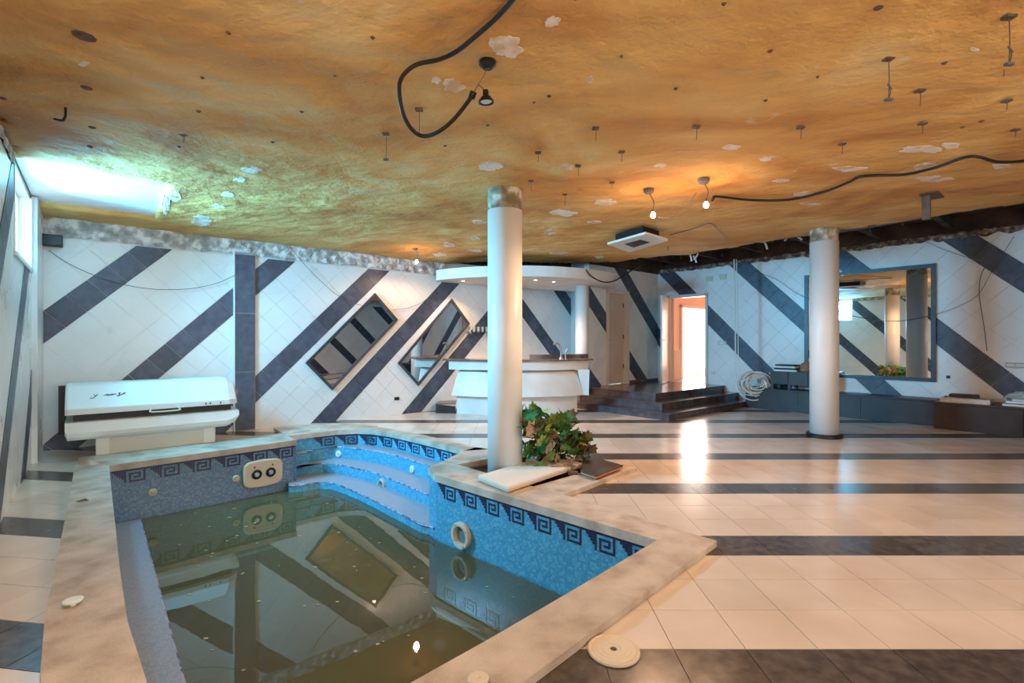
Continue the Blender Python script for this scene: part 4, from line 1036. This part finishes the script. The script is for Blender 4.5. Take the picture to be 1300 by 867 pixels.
# ------------------------------------------------------------------ planter plant, board and slate
pl = thing('leafy_plant', (.45, 5.55, -.05), 'bushy plant with lobed green and dry brown leaves in the planter behind the column', 'plant')
LM = []
GREENS = [((.10, .20, .04), 'olive_leaf'), ((.05, .13, .03), 'dark_leaf'), ((.04, .36, .20), 'bright_green_leaf'), ((.30, .34, .08), 'yellow_green_leaf'), ((.24, .12, .06), 'dry_brown_leaf'), ((.40, .26, .17), 'dry_pale_leaf')]
def leafmesh(m, seed):
    bm = BM(); rnd = random.Random(seed); c = bm.verts.new((0, .01, 0)); ring = []
    lobes = [(-2.5, .40), (-2.0, .40), (-1.45, .66), (-1.0, .52), (-.62, .80), (-.32, .60), (0, 1.0), (.32, .60), (.62, .80), (1.0, .52), (1.45, .66), (2.0, .40), (2.5, .40)]
    for an, r in lobes:
        r *= 1+rnd.uniform(-.12, .12); ring.append(bm.verts.new((r*math.sin(an), r*math.cos(an)+.1, -.22*r*r+rnd.uniform(-.03, .03))))
    for i in range(len(ring)-1): bm.faces.new((c, ring[i+1], ring[i]))
    me = bpy.data.meshes.new('leaf'); bm.to_mesh(me); bm.free(); me.materials.append(m); return me
for c_, nme in GREENS:
    m = noisy(nme, tuple(v*.75 for v in c_), tuple(min(1, v*1.35) for v in c_), 20, .42); LM.append([leafmesh(m, 1), leafmesh(m, 5)])
plc = Vector((.40, 5.50, .0))
rr = random.Random(11)
for k in range(270):
    x = rr.uniform(.02, .84); 
    hmax = .62 if x < .35 else (.50 if x < .55 else (.56 if x < .68 else .34))
    z = rr.uniform(.02, hmax) if k > 60 else rr.uniform(hmax*.6, hmax)
    y = 5.40+rr.uniform(-.30, .38) if x < .6 else 5.45+rr.uniform(-.15, .25)
    if math.hypot(x+.076, y-5.32) < .25: x += .2
    p = rr.random(); dry = .42 if z < .3 else .18
    ci = (4 if rr.random() < .6 else 5) if p < dry else rr.choice([0, 0, 0, 1, 1, 1, 3, 3, 2])
    o = bpy.data.objects.new('leaf', rr.choice(LM[ci])); COL.objects.link(o); o.parent = pl
    o.location = Vector((x, y, z))-Vector(pl.location); s = rr.uniform(.085, .145); o.scale = (s, s, s)
    o.rotation_euler = (rr.uniform(.2, 1.7), rr.uniform(-.6, .6), rr.uniform(-1.6, 1.6)+PI)
for k in range(16):
    x, y = .40+rr.uniform(-.1, .1), 5.45+rr.uniform(-.1, .1); x2, y2, z2 = rr.uniform(.1, .78), 5.45+rr.uniform(-.25, .3), rr.uniform(.3, .55)
    bm = BM(); tube(bm, [(x, y, -.08), ((x+x2)/2+rr.uniform(-.05, .05), (y+y2)/2, z2*.6), (x2, y2, z2*(.75 if x2 > .6 else 1))], .006, 5, 3); emit('stem', bm, M['stem'], pl)

def slabpx(name, corners, z, th, mt, mb, label, cat):
    P = [xy(x, y, z) for x, y in corners]
    c = (sum(p[0] for p in P)/4, sum(p[1] for p in P)/4)
    t = thing(name, (c[0], c[1], z-th), label, cat)
    bm = BM(); prism(bm, P, z-th*.5, z); emit('face', bm, mt, t, bevel=.002)
    bm = BM(); prism(bm, P, z-th, z-th*.5-.0005); emit('underside', bm, mb, t)
    return t
slabpx('loose_board', [(607, 604), (644.5, 619), (739, 588), (692, 579)], .098, .045, M['wood_board'], M['old_plastic'], 'pale rectangular board laid across the planter in front of the thick column', 'board')
slabpx('loose_slate_tile', [(742, 577), (791, 591), (756, 604.5), (737, 598)], .095, .028, M['floor_dark'], M['terracotta'], 'loose dark tile with an orange edge lying right of the pale board', 'tile')
bm = BM()
for x, y in ((.62, 5.05), (.95, 5.28)): obox(bm, (x, y, .054), Vector((1, 0, 0)), Vector((0, 1, 0)), UP, .10, .07, .026)
tag(emit('rubble_chip', bm, M['rust']), 'two brown chips propping up the loose board and tile', 'rubble')

# ------------------------------------------------------------------ lids and caps
p = W(779, 824, .012)
dl = thing('skimmer_lid', (p.x, p.y, 0), 'large round beige skimmer lid with a centre hole on the floor, bottom centre-right', 'lid')
bm = BM(); lathe(bm, (p.x, p.y, 0), (0, 0, 1), [(.114, 0), (.117, .004), (.115, .012), (.108, .014), (.098, .0125), (.097, .0140), (.078, .0135), (.077, .015), (.056, .0145), (.055, .016), (.034, .016), (.030, .013), (.016, .013), (.013, .004)], 48); emit('disc', bm, M['old_plastic'], dl)
bm = BM(); lathe(bm, (p.x, p.y, .004), (0, 0, 1), [(.013, 0), (.010, .0095), (.006, .0095)], 16); emit('centre_hole', bm, M['rust'], dl)
p = W(277-0+0, 762, .07) if False else W(92.5, 763, .065)
cpz = thing('white_cap', (p.x, p.y, .04), 'small white mushroom-shaped cap on the left coping', 'cap')
bm = BM(); lathe(bm, (p.x, p.y, .04), (0, 0, 1), [(.012, 0), (.012, .018), (.042, .022), (.043, .030), (.030, .034), (.001, .034)], 24); emit('cap', bm, M['white_plastic'], cpz)
p = W(607, 860, .07)
cp2 = thing('beige_cap', (p.x, p.y, .04), 'small round yellowed cap on the near coping at the bottom of the picture', 'cap')
bm = BM(); lathe(bm, (p.x, p.y, .04), (0, 0, 1), [(.028, 0), (.028, .014), (.041, .016), (.042, .026), (.036, .030), (.012, .028), (.010, .024)], 28); emit('cap', bm, M['old_plastic'], cp2)
p = W(106, 636, .045); bm = BM()
vs = [bm.verts.new((p.x+dx, p.y+dy, .043+dz)) for dx, dy, dz in ((-.06, -.01, 0), (-.02, -.03, .012), (.05, .0, .004), (.0, .02, .015))]; bm.faces.new(vs)
tag(emit('dry_leaf', bm, M['stem'], recalc=False), 'small dry brown leaf on the far end of the left coping', 'leaf')

# ------------------------------------------------------------------ things hanging from the ceiling
def hung(x, y, Y): return Vector(((x-650)/630*Y, Y, H+(434-y)*Y/630))
# heavy black cable with its loop
ck = thing('black_cable', W(528, 83, 3.0), 'thick black cable looping down from the near ceiling', 'cable')
P = [(660, -14, 3.0), (651, 0, 3.0), (631.5, 22, 3.0), (608, 43, 2.995), (581, 65, 2.99), (558, 76, 2.99), (528, 83, 2.985), (510, 99, 2.93), (507, 120, 2.86), (513, 148, 2.76), (525, 167, 2.71), (539, 173.5, 2.68), (558, 167, 2.68), (578, 150, 2.74), (599, 123, 2.83)]
bm = BM(); tube(bm, [W(*q) for q in P], .0125, 10); emit('sheath', bm, M['black'], ck)
bm = BM(); lathe(bm, W(600, 121, 2.835), (.3, -.3, .6), [(.020, -.02), (.020, .02)], 10); emit('end_sleeve', bm, M['black_metal'], ck)
# unlit spotlight
m0 = W(619, 83, 3.0)
sp = thing('hanging_spotlight', m0, 'small unlit black spotlight dangling beside the looped black cable', 'spotlight')
bm = BM(); lathe(bm, m0+UP*.03, (0, 0, -1), [(.05, 0), (.05, .03), (.03, .05), (.02, .055)], 16); emit('ceiling_socket', bm, M['black_metal'], sp)
hd_ = hung(616.5, 124, m0.y-.02)
bm = BM(); tube(bm, [m0, m0+Vector((-.02, 0, -.06)), hung(607, 108, m0.y), hung(600, 121, m0.y)], .003, 5); tube(bm, [hung(607, 108, m0.y), hung(612, 112, m0.y), hd_+UP*.03], .003, 5); emit('flex', bm, M['wire'], sp)
bm = BM(); lathe(bm, hd_+UP*.04, (.05, .05, -1), [(.016, 0), (.018, .03), (.030, .040), (.045, .062), (.046, .070), (.040, .070), (.022, .045)], 24); emit('shade', bm, M['black_metal'], sp)
bm = BM(); lathe(bm, hd_+UP*.04, (.05, .05, -1), [(.038, .058), (.030, .066), (.001, .068)], 20); emit('lens', bm, M['metal'], sp)
# lit bare bulbs
def lamplight(p, power, colr=(1, .59, .35)):       # reflector bulb: wide downward beam and a faint glow upwards
    l = bpy.data.lights.new('bulb_beam', 'SPOT'); l.energy = power; l.color = colr; l.shadow_soft_size = .05; l.spot_size = 2.95; l.spot_blend = .35
    lo = bpy.data.objects.new('bulb_beam', l); COL.objects.link(lo); lo.location = p
    l = bpy.data.lights.new('bulb_glow', 'POINT'); l.energy = power*.09; l.color = colr; l.shadow_soft_size = .05
    lo = bpy.data.objects.new('bulb_glow', l); COL.objects.link(lo); lo.location = p-UP*.05
def bulb(mx, my, bx, by, label, power, Yb=None):
    m_ = W(mx, my, 3.0); Y = Yb or m_.y; m_ = hung(mx, my, Y) if Yb else m_; b_ = hung(bx, by, Y)
    t = thing('hanging_bulb', m_, label, 'bulb')
    bm = BM(); lathe(bm, m_+UP*.04, (0, 0, -1), [(.055, 0), (.055, .03), (.04, .05), (.015, .055)], 16); emit('ceiling_socket', bm, M['duct'], t)
    bm = BM(); tube(bm, [m_, m_*.6+b_*.4+Vector((.035, 0, 0)), b_+UP*.05], .005, 6); emit('flex', bm, M['wire'], t)
    bm = BM(); lathe(bm, b_+UP*.065, (0, 0, -1), [(.012, 0), (.016, .015), (.016, .03)], 12); emit('lamp_holder', bm, M['duct'], t)
    bm = BM(); lathe(bm, b_+UP*.035, (0, 0, -1), [(.010, 0), (.022, .018), (.027, .034), (.022, .052), (.010, .062), (.001, .064)], 16); emit('lamp', bm, M['bulb'], t, smooth=True)
    lamplight(b_-UP*.05, power)
bulb(823.7, 245, 829, 274, 'lit bare bulb above the square ceiling unit, left of the bright pair', 95)
bulb(893.6, 232.5, 896.4, 261, 'lit bare bulb at the left end of the long black ceiling cable', 95)
bulb(527, 317, 529, 333, 'lit bare bulb in front of the striped back wall, left of the thick column', 55, 8.71)
def fillbulb(a, b, label, power, colr=(1, .59, .35)):  # unseen bulbs added as warm fill for the room
    m_ = R(a, b, 3.0); t = thing('hanging_bulb', m_, label, 'bulb')
    bm = BM(); tube(bm, [m_+UP*.04, m_-UP*.15, m_-UP*.30], .005, 6); emit('flex', bm, M['wire'], t)
    bm = BM(); lathe(bm, m_-UP*.30, (0, 0, -1), [(.016, 0), (.022, .03), (.030, .06), (.022, .09), (.001, .10)], 16); emit('lamp', bm, M['bulb'], t, smooth=True)
    lamplight(m_-UP*.44, power, colr)
fillbulb(.07, 1.64, 'added unseen fill bulb above the near end of the left coping, out of the picture', 105, (1, .80, .62))  # added to brighten the left coping and floor
fillbulb(4.6, -2.9, 'added unseen fill bulb behind the viewer in the middle of the room', 25)
# sagging thin wire between the two bulbs
tag_ = BM(); tube(tag_, [W(884, 245, 2.98), hung(872, 262, 5.3), hung(855, 276, 5.3), hung(836, 276, 5.35)], .004, 5)
tag(emit('thin_wire', tag_, M['wire']), 'thin wire drooping between the pair of lit bulbs', 'wire')
# second cable
P = [(904, 256, 2.93), (906, 252, 2.96), (911, 250, 2.985), (955, 254.5, 2.99), (1002, 254, 2.99), (1046, 244, 2.99), (1077, 232, 2.99), (1097, 224, 2.99), (1148, 222, 2.97), (1188, 213, 2.98), (1232, 199, 2.99), (1266, 206, 2.95), (1300, 205, 2.97), (1340, 200, 2.98)]
bm = BM(); tube(bm, [W(*q) for q in P], .0135, 8); tag(emit('ceiling_cable', bm, M['black'], smooth=True), 'long black cable snaking along the ceiling to the right edge', 'cable')
# cassette unit
cas = thing('ceiling_unit', R(6.15, 4.45, 2.85), 'square white ceiling unit with a dark grille hanging tilted near the bar', 'ceiling unit')
C4 = [W(771, 311, 2.85), W(799, 321, 2.84), W(848, 306, 2.85), W(819.5, 297.5, 2.86)]
bm = BM(); hexa(bm, C4+[p+UP*.03 for p in C4]); emit('panel', bm, M['white_plastic'], cas)
cc3 = sum(C4, Vector())/4
g4 = [cc3+(p-cc3)*.42-UP*.004 for p in C4]; bm = BM(); hexa(bm, g4+[p+UP*.01 for p in g4]); gr = emit('grille', bm, M['duct'], cas)
bm = BM()
for k in range(5):
    t0 = (k+.5)/5; p = g4[0].lerp(g4[1], t0); q = g4[3].lerp(g4[2], t0); tube(bm, [p-UP*.003, q-UP*.003], .004, 4, 0)
emit('louvre', bm, M['black_metal'], gr)
g5 = [cc3+(p-cc3)*.72+UP*.03 for p in C4]; bm = BM(); hexa(bm, g5+[p+UP*.12 for p in g5]); emit('housing', bm, M['black_metal'], cas)
# steel T bracket
tb = thing('steel_bracket', W(1177, 247, 3.03), 'rusty steel bracket with a stub post hanging from the ceiling near the right wall', 'bracket')
p = W(1183, 247, 3.03); Yp = p.y
bm = BM(); obox(bm, p-UP*.015, uv3, vv3, UP, .34, .16, .02); emit('plate', bm, M['rust'], tb)
q = hung(1176, 262, Yp); bm = BM(); obox(bm, (q.x, q.y, q.z-.02), uv3, vv3, UP, .07, .07, .26); emit('post', bm, M['duct'], tb)
# small hangers
HG = [(532, 138, 172, 1), (490, 169, 203, 1), (756, 162, 179, 0), (683, 193, 206, 0), (734, 210, 224, 0), (789, 192, 206, 0), (674, 229, 243, 0), (717, 246, 262, 0), (777, 231, 240, 0),
      (884, 160, 178, 0), (1016.5, 161, 177, 0), (1069, 182, 196, 0), (1128, 73, 127, 2), (1168, 114, 135, 0), (1171, 156, 170, 0), (1274, 85, 98, 0), (1278, 127, 140, 0), (1281, 20, 82, 2), (1289, 164, 174, 0), (233, 170, 181, 0)]
LB = {532: 'thin wire ceiling hanger inside the loop of the thick black cable', 490: 'wire ceiling hanger with a small cross plate, left of the black cable loop', 1128: 'long wire ceiling hanger with a twisted clip, upper right',
      1281: 'longest wire ceiling hanger, with a clip, in the top right corner', 756: 'short wire stub on the ceiling, farthest forward in the middle of the picture', 683: 'short wire stub on the ceiling above and right of the thick column top',
      734: 'short wire stub between two plaster blotches right of the thick column top', 789: 'short wire stub on the ceiling up and left of the lit bulb pair', 674: 'short wire stub on the ceiling right beside the thick column top',
      717: 'short wire stub just above a long plaster blotch, right of the thick column', 777: 'short wire stub on the ceiling left of the leftmost bulb of the pair', 884: 'short wire stub on the ceiling straight above the right bulb of the pair',
      1016.5: 'short wire stub on the ceiling halfway between the bulb pair and the long hanger', 1069: 'short wire stub just above a plaster blotch over the cream column', 1168: 'short wire stub below and right of the long clipped hanger',
      1171: 'short wire stub directly above the widest plaster blotch at right', 1274: 'upper short wire stub under the longest hanger at the right edge', 1278: 'middle short wire stub under the longest hanger at the right edge',
      1289: 'lowest short wire stub at the right edge, above the ceiling cable', 233: 'only thin wire stub on the left half of the ceiling, above the plaster panel'}
for x, y0_, y1_, k in HG:
    m_ = W(x, y0_, 3.02); e_ = hung(x, y1_, m_.y)
    t = thing('ceiling_hanger', m_, LB.get(x, 'short wire stub hanging from the foam ceiling with a small plate'), 'hanger', 'wire hangers on the ceiling')
    bm = BM(); obox(bm, m_-UP*.01, Vector((1, 0, 0)), Vector((0, 1, 0)), UP, .05, .04, .012); emit('plate', bm, M['rust'], t)
    bm = BM(); tube(bm, [m_, (m_+e_)/2+Vector((.004, 0, 0)), e_], .0028, 5, 2); emit('rod', bm, M['wire'], t)
    if k:
        bm = BM(); obox(bm, e_, Vector((1, .2, .12)).normalized(), Vector((0, 1, 0)), UP, .05 if k == 2 else .035, .02, .012)
        if k == 2: tube(bm, [e_, e_+Vector((.012, 0, .05)), e_+Vector((-.006, 0, .09)), e_+Vector((.02, 0, .06))], .003, 5)
        emit('clip', bm, M['wire'], t)
bm = BM(); m_ = W(83, 140, 3.0); tube(bm, [m_+UP*.03, hung(83, 147, m_.y), hung(80, 153, m_.y), hung(74, 153, m_.y), hung(69, 151.5, m_.y)], .008, 6)
tag(emit('bent_hook', bm, M['black_metal']), 'black bent hook sticking out of the ceiling at the upper left', 'hook')

# ------------------------------------------------------------------ small wall items
s, z = onwall(R(0, B1), U, 64, 307)
spk = thing('wall_speaker', R(A0+.14, B1-.12, z-.09), 'small dark box speaker high in the corner above the sunbed', 'speaker')
bm = BM(); rbox(bm, A0+.04, A0+.24, B1-.16, B1-.03, z-.075, z+.07); emit('cabinet', bm, M['black_metal'], spk, bevel=.012)
bm = BM(); rbox(bm, A0+.06, A0+.22, B1-.166, B1-.158, z-.06, z+.055); emit('grille', bm, M['black'], spk)
bm = BM(); rbox(bm, A0+.11, A0+.17, B1-.03, B1, z-.02, z+.02); emit('bracket', bm, M['black_metal'], spk)
def wallwire(name, Owall, dv, pts, off, label, r=.004, m='wire', group=None):
    bm = BM(); P = []
    for x, y in pts:
        s, z = onwall(Owall, dv, x, y); P.append(Vector((Owall[0]+dv[0]*s, Owall[1]+dv[1]*s, z))+off)
    tube(bm, P, r, 5); tag(emit(name, bm, M[m]), label, 'wire', group)
OB = R(0, B1-.05); OR_ = R(A1-.06, 0)
wallwire('thin_wire', OB, U, [(62, 318), (80, 331), (110, 346), (150, 360), (195, 367.5), (240, 367), (275, 360), (298, 350)], Vector(), 'thin wire sagging from the corner speaker to the dark pilaster')
wallwire('thin_wire', OB, U, [(362, 304), (378, 326), (392, 342), (408, 358), (424, 372), (440, 382), (458, 388)], Vector(), 'thin wire hanging across the stripe above the left slanted mirror')
wallwire('thin_wire', OB, U, [(497, 394), (515, 392), (530, 387), (545, 378), (558, 368)], Vector(), 'short thin wire curving between the two slanted mirrors')
wallwire('thin_wire', OR_, V, [(955, 344), (985, 355), (1010, 372), (1040, 386), (1066, 397), (1100, 405), (1140, 408), (1185, 400), (1220, 388), (1243, 373), (1262, 340), (1288, 300)], Vector(), 'long thin wire sagging across the big square mirror')
wallwire('thin_wire', OR_, V, [(1250, 340), (1245, 352), (1243, 372), (1246, 395), (1250, 420), (1253, 446)], Vector(), 'thin dark wire dangling on the right wall, right of the big mirror', r=.006)
wallwire('thin_wire', OR_, V, [(1175, 307), (1195, 316), (1215, 323), (1245, 333)], Vector(), 'short thin wire under the broken edge above the big mirror')
bm = BM(); tube(bm, [hung(744, 343, 9.6), hung(752, 352, 9.6), hung(766, 358.5, 9.7), hung(780, 357, 10), hung(795, 348, 10.3), hung(812, 338, 10.6)], .014, 6)
tag(emit('drooping_cable', bm, M['black']), 'black cable drooping in an arc in front of the right end of the bar canopy', 'cable')
bm = BM(); tube(bm, [hung(848, 318, 8.6), hung(848, 308, 8.3), hung(843, 303, 8.1), hung(832, 299, 7.9)], .008, 6)
tag(emit('thin_wire', bm, M['wire']), 'short wire curling from the square ceiling unit to the dark gap', 'wire')
bm = BM(); tube(bm, [W(850, 299, 3.0), W(880, 291, 3.0), W(901, 284, 3.0), W(912, 293, 3.0), W(925, 308, 3.0)], .006, 5)
tag(emit('thin_wire', bm, M['wire']), 'thin wire pinned in a peak shape on the ceiling above the entrance', 'wire')
def plate(O, dv, nrm, x, y, w, h, m, name, label, cat, group=None, inner=None):
    s, z = onwall(O, dv, x, y); c = Vector((O[0]+dv[0]*s, O[1]+dv[1]*s, z))
    t = thing(name, c-UP*h/2, label, cat, group); dd = Vector((dv[0], dv[1], 0))
    bm = BM(); obox(bm, c+nrm*.012, dd, nrm, UP, w, .012, h); emit('plate', bm, M[m], t, bevel=.003)
    bm = BM(); obox(bm, c+nrm*.019, dd, nrm, UP, w*.55, .006, h*.55); emit('insert', bm, M[inner or m], t)
OR2 = R(A1, 0); OB2 = R(0, B1)
plate(OR2, V, -uv3, 900.5, 354.5, .17, .11, 'plate', 'wall_plate', 'cream blank wall plate high on the right wall, left one of the two', 'wall plate')
plate(OR2, V, -uv3, 918.5, 352, .17, .12, 'plate', 'wall_plate', 'cream blank wall plate high on the right wall, right one with a cable scar', 'wall plate')
plate(OR2, V, -uv3, 917, 436, .20, .09, 'grey_plastic', 'light_switch', 'wide grey light switch on the right wall beside the entrance', 'switch', inner='white_plastic')
plate(OR2, V, -uv3, 905, 474, .10, .10, 'white_plastic', 'wall_socket', 'small white socket low on the right wall beside the entrance', 'socket', inner='grey_plastic')
plate(OR2, V, -uv3, 1204, 479, .05, .05, 'black_metal', 'wall_socket', 'tiny dark socket on the right wall just below right of the big mirror', 'socket', inner='black')
plate(OB2, U, -vv3, 503.5, 506.5, .10, .06, 'black_metal', 'wall_socket', 'small dark socket on the back wall between two stripes near the bar', 'socket', inner='black')
# wire rack at far right
s0, z0_ = onwall(OR2, V, 1278, 461)
rk = thing('wire_rack', R(A1-.1, s0-.4, z0_-.03), 'small wire rack fixed to the right wall at the right edge of the picture', 'rack')
bm = BM()
for zz in (z0_, z0_-.06): tube(bm, [R(A1-.01, s0, zz), R(A1-.12, s0, zz), R(A1-.12, s0-.8, zz), R(A1-.01, s0-.8, zz)], .004, 5, 0)
for k in range(9): tube(bm, [R(A1-.12, s0-.1*k, z0_), R(A1-.12, s0-.1*k, z0_-.06)], .003, 4, 0)
emit('frame', bm, M['wire'], rk)
